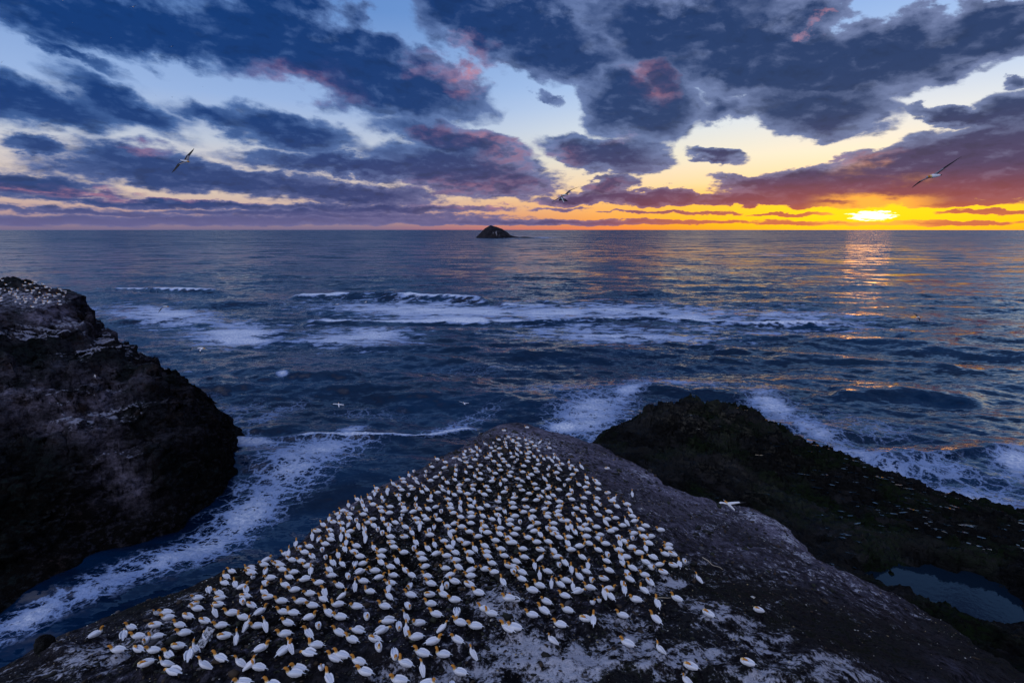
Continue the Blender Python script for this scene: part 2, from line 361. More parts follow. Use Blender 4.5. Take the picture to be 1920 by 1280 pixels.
# ------------------------------------------------------------------ headland: smooth top, outline, flanks
OUT_PX = [(-500, 1500), (-200, 1330), (0, 1232), (100, 1172), (240, 1120), (340, 1085), (420, 1060), (500, 1043), (560, 1008), (583, 990), (612, 966), (655, 938), (690, 915), (706, 902), (740, 893), (775, 880), (812, 860), (850, 842), (880, 825), (905, 806), (940, 795), (1000, 799), (1060, 814), (1118, 832), (1160, 850), (1216, 880), (1256, 908), (1300, 925), (1345, 942), (1400, 957), (1440, 972), (1480, 992), (1512, 1018), (1535, 1042), (1590, 1070), (1640, 1092), (1690, 1114), (1760, 1152), (1860, 1212), (1960, 1275), (2200, 1480)]
_yk = [-30, 0, 13.5, 23, 35, 48.6, 58, 70]; _zk = [-11.5, -11.8, -13.4, -16.2, -18.6, -21.1, -23.2, -27]
def z_smooth(x, y):
    z = CAM_H+np.interp(y, _yk, _zk)
    xr = np.interp(y, [10, 20, 30, 45, 55], [6.5, 6.5, 7.5, 5.0, 2.0])
    z = z-.17*np.maximum(x-xr, 0)**1.12-.05*np.maximum(x-xr+3, 0)
    xl = np.interp(y, [10, 20, 30, 45, 55], [-8, -8, -6, -4, -2])
    return z-.10*np.maximum(xl-x, 0)**1.1
def march(px, py, zf, t0=8, t1=140, n=1600):
    d = ray(px, py); ts = np.linspace(t0, t1, n)
    X = d[..., 0][..., None]*ts; Y = d[..., 1][..., None]*ts; Z = CAM_H+d[..., 2][..., None]*ts
    hit = Z < zf(X, Y); k = np.argmax(hit, -1)
    k = np.where(hit.any(-1), k, n-1)
    g = lambda A: np.take_along_axis(A, k[..., None], -1)[..., 0]
    return g(X), g(Y)
_ox = np.array(OUT_PX, float)
HX, HY = march(_ox[:, 0], _ox[:, 1], z_smooth)
HEAD = np.stack([HX, HY], -1)
HEAD = np.concatenate([HEAD, [[28, -12], [-28, -12]]])

def head_detail(x, y):
    px, py = to_px(x, y, z_smooth(x, y))
    # strata run from upper left to lower right of the picture on the right flank
    s1 = x*.80+y*.60; s2 = -x*.60+y*.80
    right = sstep(4, 9, x-(y-20)*-.02)
    z = .42*fbm(x/6, y/6, 0, 4, .5, 1)+.16*fbm(x/1.5, y/1.5, 0, 5, .6, 5)
    z = z+.055*ridged(x/.55, y/.55, 0, 4, 9)
    led = ridged(s2/1.9+.5*fbm(x/4, y/4, 0, 3, .5, 3), s1/9, 0, 4, 21)
    z = z+right*.30*led
    low = blobs(px, py, [(1150, 1250, 420, 90, 10, 1), (300, 1240, 330, 70, -8, .8), (1420, 1270, 300, 90, 20, 1)])
    z = z+low*.28*ridged(x/2.2+3, y/1.6, 0, 5, 33)
    z = z+blobs(px, py, [(935, 1140, 70, 46, 10, .55), (1000, 1200, 120, 40, 12, .30), (1420, 962, 130, 24, 28, .40), (1040, 812, 120, 16, 10, .2), (110, 1225, 60, 18, 0, .4)])
    return z
def edge_drop(d, x, y):
    wob = .55*fbm(x/2.2, y/2.2, 0, 4, .55, 71)+.25*ridged(x/.9, y/.9, 0, 3, 77)
    dd = d+wob*sstep(6, -2, d)*.8
    z = np.where(dd > 0, -.16*np.clip(2.2-dd, 0, 9)**2*.55, -.43+2.6*dd-.25*np.minimum(-dd, 3)*0)
    z = z+np.where(dd < -.3, 1.0*fbm(x/3, y/3, 0, 4, .5, 91), 0)
    return z
def z_head(x, y, detail=True):
    x = np.asarray(x, float); y = np.asarray(y, float)
    z = z_smooth(x, y)+edge_drop(sdf(x, y, HEAD), x, y)
    return z+head_detail(x, y) if detail else z

# ------------------------------------------------------------------ where the gannets stand (picture readings, then dropped onto the ground)
# x, y, pose+facing : s sitting  t head tucked  p preening  u upright ; L R U(away) D(towards) and diagonals
_Z1 = """1700 490 sUL|1820 555 sR|1885 470 sL|1900 500 uD|1840 645 tL|1640 592 sL|1650 650 tL|1640 715 tL|1480 622 sL|1455 670 tR|1480 735 sL|1185 765 uDL|1250 750 sL|1262 802 sL|1168 868 tL|1345 860 sL|1410 800 tL|1540 845 tL|1620 785 uU|1745 805 sL|1885 725 tL|1665 890 sL|1385 935 sL|1690 985 tL|1790 1030 uU|1855 880 uUR|1042 940 sL|1180 955 sL|1102 985 sD|925 918 pU|720 920 sR|980 845 sL|895 1070 sL|1340 1035 tL|1160 1080 sL|1475 1100 uUL|1670 1190 sL|1550 1262 uL|1270 1245 uL|1818 1225 uL|1890 1235 uR|1110 1225 tL"""
_Z2 = """700 35 tL|805 35 sL|875 65 sL|1000 20 sL|1100 35 uD|1390 12 sD|1480 25 sL|1610 15 sL|1700 35 sUL|945 10 sL|580 98 tL|755 80 sD|885 125 sUL|990 115 sUL|1045 97 sL|1120 122 sL|1170 158 sUL|1230 122 uU|1262 42 sL|1200 60 sL|1370 70 sL|1435 115 sL|1535 60 sL|1610 90 sL|1715 110 sL|1825 78 uU|1830 137 sL|650 140 sUL|770 132 uU|555 152 sL|460 160 tL|425 198 uU|560 210 sL|815 182 uU|1300 150 sD|1305 195 sL|1475 150 sR|1600 155 sL|1665 197 sL|1735 180 sL|1455 187 uU|642 215 uU|690 205 sUL|825 225 uU|950 187 sD|1010 207 sL|1200 248 sUL|1410 235 pL|1530 220 sL|1575 260 sL|1795 225 sL|1715 272 sL|1905 260 sL|300 230 sU|325 267 sD|520 250 sL|402 272 sL|365 312 sL|500 297 sD|680 257 sU|885 272 pU|1035 285 sL|1110 325 sL|1290 307 sUL|1235 342 sL|1450 300 sL|1600 332 sL|1835 300 sL|245 328 uU|222 308 sL|340 382 sL|525 347 sD|735 312 sL|780 352 sL|940 352 sL|1060 377 sUL|1430 377 sL|1605 397 sUL|1735 362 sL|1860 357 sL|575 387 sUL|60 397 sL|180 412 sL|390 412 sL|415 462 sU|745 410 pD|805 400 sR|890 438 sL|1120 432 sUL|1270 428 sL|1420 452 sL|1770 427 sL|1900 442 sL|110 495 sL|248 487 sUL|285 460 sL|565 480 sL|690 490 sD|925 497 sR|1010 532 sL|1285 490 sL|1460 512 sR|1615 477 sR|1790 522 sL|70 542 sD|220 550 sUL|290 597 sL|475 552 sL|515 612 sUL|740 585 uU|855 617 sL|1000 627 sUL|1155 557 sD|1160 622 sL|1310 562 sL|1395 605 uU|1432 585 sD|1490 572 sL|1600 617 tL|1610 537 sL|1850 627 sUL|90 650 tL|190 672 sL|335 677 sL|650 665 uR|965 707 sL|1300 642 tL|1310 717 sL|1490 707 sL|1670 692 sL|35 772 sR|205 767 sL|425 742 sL|755 742 sL|830 802 tD|1145 702 sD|1130 795 uUL|1355 807 sL|1505 812 pD|1765 822 sL|1715 795 sL|10 862 sL|85 920 uU|410 822 sR|635 817 sL|220 962 sL|400 952 sUL|625 937 sL|950 935 pR|1130 960 uU|1225 887 sL|1205 1000 sL|1395 955 uR|1510 1022 sL|1645 922 sL|1890 942 sL|1895 747 sL|725 1002 sL|50 1082 sR|215 1092 sUR|265 1082 uU|405 1122 pL|455 1077 sL|650 1145 sL|590 1150 sL|930 1087 tD|1250 1132 sL|1625 1105 uUL|775 1197 sL|1120 1212 sL|1045 1162 sD|1530 1237 sL|1250 1245 uU|25 1232 sL|330 1232 sL|300 1272 sL|500 1235 uD"""
_Z3 = """85 10 sL|20 45 sL|155 45 sL|265 52 sL|345 35 sL|460 22 sD|60 92 sD|35 137 sL|185 100 sL|310 107 sL|378 75 pL|412 80 sL|500 62 pU|575 60 sL|645 25 sL|725 10 sL|775 47 sL|900 42 sL|15 187 sL|170 175 sR|265 150 sD|310 157 sL|415 140 sU|442 130 pU|512 125 sUL|562 130 sL|632 112 sL|700 92 uUL|660 160 sL|738 142 sL|768 130 sL|828 112 sL|858 97 uUL|965 140 sL|1000 112 sL|1112 152 sL|120 230 sL|270 245 sL|352 217 sL|318 200 sL|422 202 sL|555 200 sL|800 202 sD|700 240 sL|910 182 sL|900 227 sD|1040 205 sL|1020 262 sL|1172 250 sL|5 260 sL|80 300 sL|210 312 tL|440 295 sL|645 290 sL|808 250 sU|842 245 sD|800 297 sL|1170 292 sL|1145 340 sL|1200 342 tL|950 337 sL|1000 307 sU|340 347 sL|525 342 sUL|710 357 sUL|818 357 sU|852 350 sL|90 367 sL|215 372 uR|398 395 sUL|353 407 sD|1000 392 sUL|1290 387 tD|1205 427 tL|1252 422 sU|15 442 sL|265 452 sL|502 472 sUL|555 437 sL|725 437 sL|900 432 sUL|1130 482 tL|1400 540 uUL|75 497 sL|12 490 sD|205 505 uU|405 517 sL|685 502 tL|880 517 sUL|1030 542 tU|75 562 sL|205 587 sL|295 570 uU|360 567 sUL|585 567 sL|840 605 sU|990 607 sUL|150 657 sL|395 657 sL|500 620 pR|460 592 uU|690 645 uUL|738 655 sUL|655 697 uD|600 712 uD|255 707 sL|240 782 sL|415 757 sL|925 687 sL|1085 705 sU|1232 687 sL|150 827 sL|20 742 sL|830 777 sL|1080 812 sUL|548 855 tL|605 872 sU|1465 822 tL|1840 782 tL|360 922 sL|300 1032 uL|865 1010 sL|1105 1060 uL|1340 1162 tL|1760 1172 tL|1310 1285 uL|20 942 sL"""
BIRD_PX = []
for (_s, _ax, _ay) in ((_Z1, 0, 960), (_Z2, 480, 960), (_Z3, 960, 960)):
    for _e in _s.split('|'):
        _a, _b, _c = _e.split(); BIRD_PX.append((_ax+int(_a)/4, _ay+int(_b)/4+3, _c[0], _c[1:]))
# the loosely scattered ones on the upper slopes
for _e in "1090 878 uUL|1138 881 tL|1185 928 uU|1121 920 sL|1119 934 sL|1125 950 sD|1181 962 uUL|1030 832 uD|988 803 sL|945 810 tL|935 824 sL|973 822 sL|1003 836 sL|706 910 sL|703 928 sU|679 945 uU|650 967 sD|662 958 sD|799 884 sD|826 885 sD|776 884 sD|855 879 sU|820 863 sL|835 868 sL|778 895 sL|755 897 sL|726 926 uU".split('|'):
    _a, _b, _c = _e.split(); BIRD_PX.append((int(_a), int(_b)+3, _c[0], _c[1:]))
BX = np.array([b[0] for b in BIRD_PX]); BY = np.array([b[1] for b in BIRD_PX])
BWX, BWY = march(BX, BY, lambda x, y: z_smooth(x, y)+.1)
# the packed far part of the colony: spaced a peck apart
_col = [(905, 835), (960, 822), (1035, 842), (1072, 872), (1090, 900), (1120, 905), (1148, 940), (1185, 962), (1100, 966), (860, 966), (720, 962), (640, 960), (700, 925), (770, 893), (845, 868)]
_cx, _cy = march(np.array([c[0] for c in _col], float), np.array([c[1] for c in _col], float), z_smooth)
_poly = np.stack([_cx, _cy], -1)
_cand = np.stack([RNG.uniform(_cx.min(), _cx.max(), 9000), RNG.uniform(_cy.min(), _cy.max(), 9000)], -1)
_cand = _cand[sdf(_cand[:, 0], _cand[:, 1], _poly) > 0]
_acc = list(np.stack([BWX, BWY], -1)); _n0 = len(_acc)
for c in _cand:
    A = np.array(_acc); dd = np.hypot(A[:, 0]-c[0], (A[:, 1]-c[1]))
    if dd.min() > .74+.25*RNG.random(): _acc.append(c)
FAR_W = np.array(_acc[_n0:])
ALLW = np.array(_acc)
# a few more between the nearer ones, where the rows are densest
_c2 = [(360, 1320), (250, 1270), (250, 1200), (330, 1150), (430, 1080), (560, 1030), (640, 965), (1180, 965), (1230, 1050), (1250, 1085), (1180, 1125), (1100, 1120), (1000, 1090), (890, 1085), (860, 1140), (900, 1250), (880, 1320)]
_cx, _cy = march(np.array([c[0] for c in _c2], float), np.array([c[1] for c in _c2], float), z_smooth); _p2 = np.stack([_cx, _cy], -1)
_rb = random.Random(17)
for c in np.stack([RNG.uniform(_cx.min(), _cx.max(), 4000), RNG.uniform(_cy.min(), _cy.max(), 4000)], -1):
    if sdf(c[:1], c[1:], _p2)[0] < 0: continue
    A = np.array(_acc)
    if np.hypot(A[:, 0]-c[0], A[:, 1]-c[1]).min() < .61: continue
    _acc.append(c); qx, qy = to_px(c[0], c[1], float(z_smooth(c[0], c[1])))
    BIRD_PX.append((float(qx), float(qy), _rb.choice('ssssstp'), _rb.choice(['L', 'L', 'L', 'UL', 'UL', 'R', 'U', 'D'])))
    BWX = np.append(BWX, c[0]); BWY = np.append(BWY, c[1]); BX = np.append(BX, qx); BY = np.append(BY, qy)
ALLW = np.array(_acc); print('infill', len(BIRD_PX))

# ------------------------------------------------------------------ headland mesh
def guano_head(x, y, px, py):
    g = blobs(px, py, [(935, 1135, 75, 45, 12, 1.0), (1010, 1230, 190, 70, 10, .95), (1250, 1230, 200, 50, 16, .85), (1180, 1180, 150, 32, 14, .8), (1420, 1270, 190, 50, 22, .95), (1370, 1160, 180, 32, 24, .95), (1290, 1105, 90, 16, 22, .85), (1240, 1075, 55, 14, 28, .8),
        (1450, 1225, 180, 30, 24, .9), (1580, 1250, 170, 26, 26, .75), (200, 1225, 190, 48, -16, .72), (330, 1130, 150, 16, -18, .55), (40, 1262, 110, 26, -10, .5), (720, 1262, 70, 34, 0, .55), (900, 1265, 120, 30, 0, .8),
        (745, 998, 90, 20, -24, .45), (690, 918, 70, 16, -28, .55), (620, 965, 60, 16, -40, .35), (870, 862, 80, 22, -24, .45), (1000, 828, 110, 22, 6, .6), (1060, 840, 60, 16, 20, .4), (830, 960, 70, 14, -14, .35),
        (1210, 895, 90, 12, 26, .42), (1300, 930, 110, 10, 22, .35), (1430, 975, 90, 20, 27, .62), (1480, 1010, 70, 12, 33, .6), (1500, 1040, 45, 9, 28, .6), (1560, 1060, 60, 7, 28, .45), (1610, 1104, 26, 6, 20, .6), (1720, 1152, 30, 7, 20, .7), (1130, 890, 60, 9, 24, .3), (1170, 925, 70, 12, 20, .28)])
    g = np.maximum(g, .34*blobs(px, py, [(820, 1080, 500, 160, 0, 1), (930, 900, 220, 90, 0, 1)]))
    g = np.maximum(g, .30*sstep(1050, 1250, px)*sstep(1290, 1050, py))
    rimd = lines(px, py, [([(1400, 957), (1440, 972), (1480, 992), (1512, 1018), (1535, 1042), (1590, 1070), (1640, 1092), (1690, 1114)], 5, .75)])
    # droppings gather in streaks down the slope
    s2 = -x*.60+y*.80; s1 = x*.80+y*.60
    st = fbm(s2/.7, s1/4.5, 0, 5, .6, 55)
    rt = sstep(1000, 1200, px)
    g = g*(1+1.3*st*rt)+.25*fbm(x/1.3, y/1.3, 0, 4, .6, 66)*(g > .05)
    return np.clip(np.maximum(g, rimd), 0, 1.2)

nr, nc = 430, 760
tt = np.linspace(0, 1, nr); yy = 9.0*(66/9.0)**tt
yy = np.concatenate([np.linspace(-14, 8.6, 14), yy]); nr = len(yy)
ss = np.linspace(-1.42, 1.30, nc)
Yg = np.repeat(yy[:, None], nc, 1); Xg = ss[None, :]*(np.maximum(Yg, 4)+7)
z = z_head(Xg, Yg)
# every sitting bird has its low mound of guano and weed
mound = np.zeros_like(z); ring = np.zeros_like(z)
for bx, by in ALLW:
    r = yy; i0 = np.searchsorted(yy, by-.6); i1 = np.searchsorted(yy, by+.6)+1
    xs = Xg[i0:i1]; d = np.hypot(xs-bx, Yg[i0:i1]-by)
    mound[i0:i1] = np.maximum(mound[i0:i1], np.exp(-(d/.27)**4))
    ring[i0:i1] = np.maximum(ring[i0:i1], np.exp(-((d-.48)/.12)**2))
z = z+.11*mound-.06*ring*(1-mound)
z = np.maximum(z, -4)
px_, py_ = to_px(Xg, Yg, z)
g_ = guano_head(Xg, Yg, px_, py_)
colony = np.zeros_like(z)
head_obj = mesh_obj('headland', np.stack([Xg, Yg, z], -1).reshape(-1, 3), grid_faces(nr, nc), [M['headland']], attrs={'guano': g_, 'peat_shade': blobs(px_, py_, [(830, 1070, 400, 130, 0, 1), (480, 1190, 330, 70, -14, 1), (960, 920, 150, 90, 0, 1)]), 'pale': blobs(px_, py_, [(1440, 985, 110, 22, 28, 1), (1330, 950, 120, 22, 26, .9), (1230, 905, 120, 28, 30, .9), (1130, 865, 120, 32, 26, .8), (1000, 815, 110, 22, 8, 1), (1040, 840, 80, 24, 20, .9), (1560, 1068, 130, 14, 28, .6), (650, 960, 110, 24, -38, .6), (760, 895, 110, 18, -24, .6), (860, 850, 90, 22, -24, .7), (1330, 1000, 200, 30, 24, .35), (1250, 960, 160, 40, 26, .45)])})
tag(head_obj, kind='structure')
_hz = z
from bisect import bisect_left
def ground(x, y):
    """height of the headland mesh under a point"""
    i = int(np.clip(np.searchsorted(yy, y)-1, 0, nr-2)); f = (y-yy[i])/(yy[i+1]-yy[i]); r = []
    for k in (i, i+1):
        s_ = x/(max(yy[k], 4)+7); j = (s_-ss[0])/(ss[1]-ss[0]); j0 = int(np.clip(math.floor(j), 0, nc-2)); r.append(_hz[k, j0]+(_hz[k, j0+1]-_hz[k, j0])*(j-j0))
    return float(r[0]+(r[1]-r[0])*f)

# ------------------------------------------------------------------ contour-built rocks (levels of world outlines)
def contour_height(X, Y, levels):
    ds = [sdf(X, Y, p) for _, p in levels]
    zs = [l for l, _ in levels]
    h = np.where(ds[0] < 0, zs[0]+np.maximum(ds[0], -8)*1.5, zs[0])
    for i in range(len(zs)-1):
        a = ds[i]; b = -ds[i+1]
        t = np.clip(a/np.maximum(a+b, 1e-3), 0, 1)
        h = np.where((a >= 0) & (b >= 0), zs[i]+(zs[i+1]-zs[i])*t, h)
    top = ds[-1] > 0
    return np.where(top, zs[-1]+.05*np.minimum(ds[-1], 12), h), ds
# left sea stack
STACK = [(-1, [(-51, 89.5), (-47, 82), (-47, 75), (-48.5, 67), (-54.5, 60), (-55.5, 48), (-72, 30), (-160, 20), (-170, 130), (-100, 150), (-70, 118), (-55, 100)]),
         (7, [(-54, 88.5), (-50, 80), (-52, 70), (-62, 62), (-68, 52), (-84, 40), (-160, 32), (-165, 126), (-102, 138), (-74, 112), (-60, 98)]),
         (12, [(-57, 88.6), (-55, 80), (-58, 73), (-68, 66), (-73, 58), (-92, 48), (-158, 40), (-162, 124), (-103, 132), (-78, 108), (-64, 95)]),
         (16.5, [(-61, 86.5), (-62, 80), (-66, 75), (-74, 69), (-80, 63), (-98, 56), (-156, 46), (-160, 122), (-104, 128), (-82, 106), (-68, 93)]),
         (22, [(-70.5, 89.5), (-72, 83), (-75, 78), (-80, 74), (-88, 69), (-105, 64), (-154, 54), (-158, 120), (-105, 124), (-88, 107), (-76, 95)]),
         (28.5, [(-90, 107.5), (-85.5, 98), (-82, 88), (-84, 82), (-92, 77), (-110, 73), (-150, 66), (-155, 116), (-108, 120), (-97, 113)])]
xs = np.linspace(-118, -40, 520); ys = np.linspace(40, 132, 520)
X, Y = np.meshgrid(xs, ys)
wx = X+1.6*fbm(X/7, Y/7, 0, 4, .5, 101); wy = Y+1.6*fbm(X/7, Y/7, 5, 4, .5, 102)
h, ds = contour_height(wx, wy, STACK)
# broken strata: the slope goes down in ledges
led = 4.2; hh = (h+1.2*fbm(X/9, Y/9, 0, 3, .5, 103))/led; fr = hh-np.floor(hh)
hl = (np.floor(hh)+sstep(.66, .96, fr))*led
cl = sstep(1, 5, h)*sstep(28.5, 26, h)
h = h*(1-cl*.92)+hl*cl*.92
h = h+1.9*fbm(X/11, Y/11, 0, 4, .6, 114)*cl+.9*ridged(X/6, Y/6, h/6, 5, 104)*cl+.35*fbm(X/1.6, Y/1.6, h/2, 4, .6, 105)
h = h+2.6*blobs(X, Y, [(-103, 106, 4.5, 3.5, 20, 1.3), (-97, 104, 4, 3, 0, .8)])*(1+.3*fbm(X, Y, 0, 3, .6, 106))
for cs, am in ((4.6, 1.0), (1.9, .42), (.9, .16)):
    wv_, we_ = worley((X*.9+Y*.35+.9*fbm(X/3, Y/3, 0, 3, .5, 120))/cs, (Y*.9-X*.35)/(cs*.7), int(cs*10))
    h = h+am*(wv_-.35*sstep(.14, 0, we_))*cl
gx, gy = np.gradient(h, ys[1]-ys[0], xs[1]-xs[0]); sl = np.hypot(gx, gy); flat = sstep(1.7, .6, sl)
push = 1.25*fbm(X/3, Y/3, h/1.4, 5, .6, 107)*sstep(.6, 2, sl)
nx, ny = -gy/(sl+1e-3), -gx/(sl+1e-3)
pxx, pyy = to_px(X, Y, h)
g_ = 1.05*flat*blobs(pxx, pyy, [(40, 560, 160, 30, 10, .72), (160, 640, 110, 34, 10, 1.5), (60, 625, 140, 20, -8, 1.2), (150, 765, 120, 40, 0, 1.2), (120, 600, 80, 14, 10, .9), (50, 775, 50, 22, -20, .9), (200, 840, 60, 40, 20, .7), (240, 860, 40, 40, 0, .6)])
g_ = np.maximum(g_, .45*(1-flat)*blobs(pxx, pyy, [(50, 725, 90, 40, 10, .8), (170, 790, 90, 40, 0, .8), (230, 890, 60, 30, 0, .6), (60, 600, 120, 40, 0, .5), (120, 700, 80, 60, 0, .5)])*(.6+.6*fbm(X/1.2, Y/1.2, h/5, 4, .6, 108)))
so = mesh_obj('sea_stack', np.stack([X+nx*push, Y+ny*push, h], -1).reshape(-1, 3), grid_faces(520, 520), [M['stack']], attrs={'guano': np.clip(g_, 0, 1.2), 'peat_shade': np.clip(sstep(15, 7, h+3*fbm(X/6, Y/6, 0, 3, .5, 115)), 0, 1), 'pale': np.clip(blobs(pxx, pyy, [(60, 600, 150, 50, 0, .9), (150, 770, 120, 60, 10, .9), (60, 730, 110, 60, 0, .8), (230, 870, 70, 60, 40, .7), (250, 740, 70, 50, 40, .6)])*(.45+1.6*fbm(X/3, Y/3, h/3, 4, .6, 116)), 0, 1)})  # dark base by height: shade painted into the stack's rock colour
tag(so, 'tall dark ledged rock stack topped with white nesting birds rising from surf at left', 'sea stack')
STK = (xs, ys, h)
def z_stack(x, y):
    i = int(np.clip(np.searchsorted(ys_s, y)-1, 0, 518)); j = int(np.clip(np.searchsorted(xs_s, x)-1, 0, 518)); return float(STK[2][i, j])
xs_s, ys_s = xs, ys

# right-hand reef: low, black, layered, with standing water on its flats
REEF = [(-1, [(15.5, 95), (18, 101), (24, 107), (33, 112), (44, 110), (54, 102), (60, 93), (65, 84), (70, 76), (76, 71), (95, 66), (110, 50), (90, 20), (40, 10), (24, 12), (20, 30), (18, 50), (12, 66), (10, 84)]),
        (2.6, [(18.5, 95), (22, 99.5), (28, 103), (34, 105), (43, 104), (51, 97), (56, 88), (60, 80), (66, 71), (74, 66), (90, 61), (102, 48), (86, 24), (42, 14), (27, 17), (24, 34), (22, 52), (17, 68), (15, 84)]),
        (4.6, [(22, 95), (26, 98.5), (33, 101.5), (42, 101), (48, 94), (53, 85), (56, 78), (58, 72), (56, 67), (46, 66), (38, 66), (28, 72), (22, 82)]),
        (7.6, [(25.5, 96.5), (30, 99.5), (36, 100), (43, 99.2), (46.5, 93), (47, 88), (42, 86), (34, 87), (28, 90)])]
xs = np.linspace(9, 112, 640); ys = np.linspace(10, 114, 640)
X, Y = np.meshgrid(xs, ys)
wx = X+1.5*fbm(X/5, Y/5, 0, 5, .55, 201); wy = Y+1.5*fbm(X/5, Y/5, 5, 5, .55, 202)
h, ds = contour_height(wx, wy, REEF)
s1 = X*.80+Y*-.60; s2 = X*.60+Y*.80
h = h+.75*fbm(s1/7, s2/4, 0, 5, .55, 203)+.50*ridged(s1/3, s2/1.1, 0, 4, 204)
st = .55; q = h/st; fr = q-np.floor(q); ht = (np.floor(q)+sstep(.35, 1.0, fr))*st
h = np.where(h > .4, .35*h+.65*ht, h)
for cs, am in ((3.6, .42), (1.5, .24), (.75, .12)):
    wv_, we_ = worley((s1+.8*fbm(X/2, Y/2, 0, 3, .5, 121))/cs, s2/(cs*.45), int(cs*10)+5)
    h = h+am*(wv_-.6*sstep(.14, 0, we_))*sstep(.3, 1.2, h)*(1+1.2*sstep(4, 7, h))
h = h+1.0*sstep(4.6, 7, h)*fbm(X/1.8, Y/1.8, 0, 4, .6, 205)+.13*fbm(X/.7, Y/.7, 0, 4, .6, 206)+.30*ridged(s1/1.2, s2/.45, 0, 3, 207)
# the big tide pool and smaller basins are sunk
TP = at(1800, 1112, 1.9); TPC = (float(TP[0]), float(TP[1]))
pool = blobs(X, Y, [(TPC[0], TPC[1], 8.0, 6.0, -20, 1), (TPC[0]-6.5, TPC[1]+2.0, 4, 2.2, -10, .8)])+.22*fbm(X/2.2, Y/2.2, 0, 5, .6, 208)
pin = sstep(.25, .6, pool)
h = h*(1-pin)+(1.62+.5*fbm(X/1.6, Y/1.6, 0, 5, .6, 210))*pin*(1-sstep(.55,.9,pool))+1.3*pin*sstep(.55,.9,pool)
basin = fbm(s1/3.4, s2/1.3, 3, 5, .6, 209)
PW = .9*h*0
reef_h = h.copy()
pxx, pyy = to_px(X, Y, h)
g_ = blobs(pxx, pyy, [(1290, 790, 70, 24, 20, 1), (1350, 775, 60, 20, 20, .9), (1400, 810, 60, 20, 20, .8), (1480, 860, 60, 16, 20, .5), (1350, 870, 80, 26, 16, .6), (1420, 920, 90, 30, 20, .5)])*sstep(-.2, .3, fbm(s1/2.2, s2/.8, 0, 5, .6, 211))
m_, t, b, o = mat('wet_black_reef')
P_ = t.new('ShaderNodeNewGeometry').outputs['Position']
Pr = t.mapping(P_, (0, 0, 0), math.radians(-37), (2.4, 1, 1))
n1_ = t.noise(Pr, .5, 6, .6); n2_ = t.noise(Pr, 2.6, 5, .65); n3_ = t.noise(P_, .12, 3, .5)
c = t.mix(t.mr(n2_, .4, .7), (.002, .002, .002), (.009, .009, .009))
c = t.mix(t.m('MULTIPLY', t.mr(n3_, .45, .6), t.mr(n2_, .35, .6)), c, (.005, .010, .003))
c = t.mix(t.mr(n1_, .55, .66, 0, .8), c, (.016, .015, .016))
c = t.mix(t.m('MULTIPLY', attr(t, 'guano'), t.mr(n2_, .45, .6)), c, (.055, .050, .038))
t.put(b.inputs['Base Color'], c)
t.put(b.inputs['Roughness'], t.mr(n2_, .35, .65, .30, .8)); t.put(b.inputs['Specular IOR Level'], t.mr(t.noise(Pr, .16, 4, .6), .48, .62, .04, .16))
t.put(b.inputs['Normal'], bump(t, t.m('ADD', n2_, t.m('MULTIPLY', n1_, .5)), .3, .9))
ro = mesh_obj('rock_reef', np.stack([X, Y, h], -1).reshape(-1, 3), grid_faces(640, 640), [m_], attrs={'guano': g_})
tag(ro, 'low black layered reef with wet pools beyond the right side of the headland', 'reef')
# standing water: level sheets that the rock pokes through
def water_mat(name, rough=.03):
    m2, t, b, o = mat(name); P2 = t.new('ShaderNodeNewGeometry').outputs['Position']
    b.inputs['Base Color'].default_value = (.004, .012, .024, 1); b.inputs['Roughness'].default_value = rough; b.inputs['IOR'].default_value = 1.26
    t.put(b.inputs['Normal'], bump(t, t.noise(P2, 1.6, 3), .02, .5)); return m2
M['pool'] = water_mat('still_pool_water')
n = 46; ang = np.linspace(0, 2*math.pi, n, endpoint=False)
px2 = TPC[0]-2+12.5*np.cos(ang); py2 = TPC[1]+8.5*np.sin(ang)
vv = [(TPC[0]-2, TPC[1], 1.9)]+[(a, b_, 1.9) for a, b_ in zip(px2, py2)]
tp = mesh_obj('tide_pool', vv, [(0, i+1, (i+1) % n+1) for i in range(n)], [M['pool']]); tag(tp, kind='structure')
# small basins: thin irregular films of water lying on the flats
V, Fc = [], []; rr = np.random.default_rng(5); placed = 0
gyy, gxx = np.gradient(reef_h, ys[1]-ys[0], xs[1]-xs[0]); slope = np.hypot(gxx, gyy)
for k in range(24000):
    cx, cy = rr.uniform(16, 84), rr.uniform(28, 104)
    i = int((cy-ys[0])/(ys[1]-ys[0])); j = int((cx-xs[0])/(xs[1]-xs[0]))
    if reef_h[i, j] < 1.0 or slope[i, j] > .5: continue
    qx, qy = to_px(cx, cy, reef_h[i, j])
    if not (1100 < qx < 1980): continue
    dn = float(blobs(np.array(qx), np.array(qy), [(1640, 925, 130, 50, 20, 1), (1800, 985, 120, 45, 15, .8), (1420, 820, 90, 34, 20, .85), (1340, 800, 60, 30, 10, .5), (1560, 1000, 120, 60, 25, .35), (1900, 1010, 90, 50, 10, .6)]))
    if rr.random() > dn*.95: continue
    L_, W_ = rr.uniform(.12, .55)*rr.choice([1, 1, 1.8]), rr.uniform(.06, .20); m3 = 9; a0 = rr.normal(-.30, .25)
    zc = reef_h[max(i-1, 0):i+2, max(j-1, 0):j+2].max()+.03
    base = len(V); V.append((cx, cy, zc))
    for q_ in range(m3):
        a = 2*math.pi*q_/m3; r1 = rr.uniform(.6, 1.15); u_, v_ = L_*math.cos(a)*r1, W_*math.sin(a)*r1
        V.append((cx+u_*math.cos(a0)-v_*math.sin(a0), cy+u_*math.sin(a0)+v_*math.cos(a0), zc))
    Fc += [(base, base+1+q_, base+1+(q_+1) % m3) for q_ in range(m3)]; placed += 1
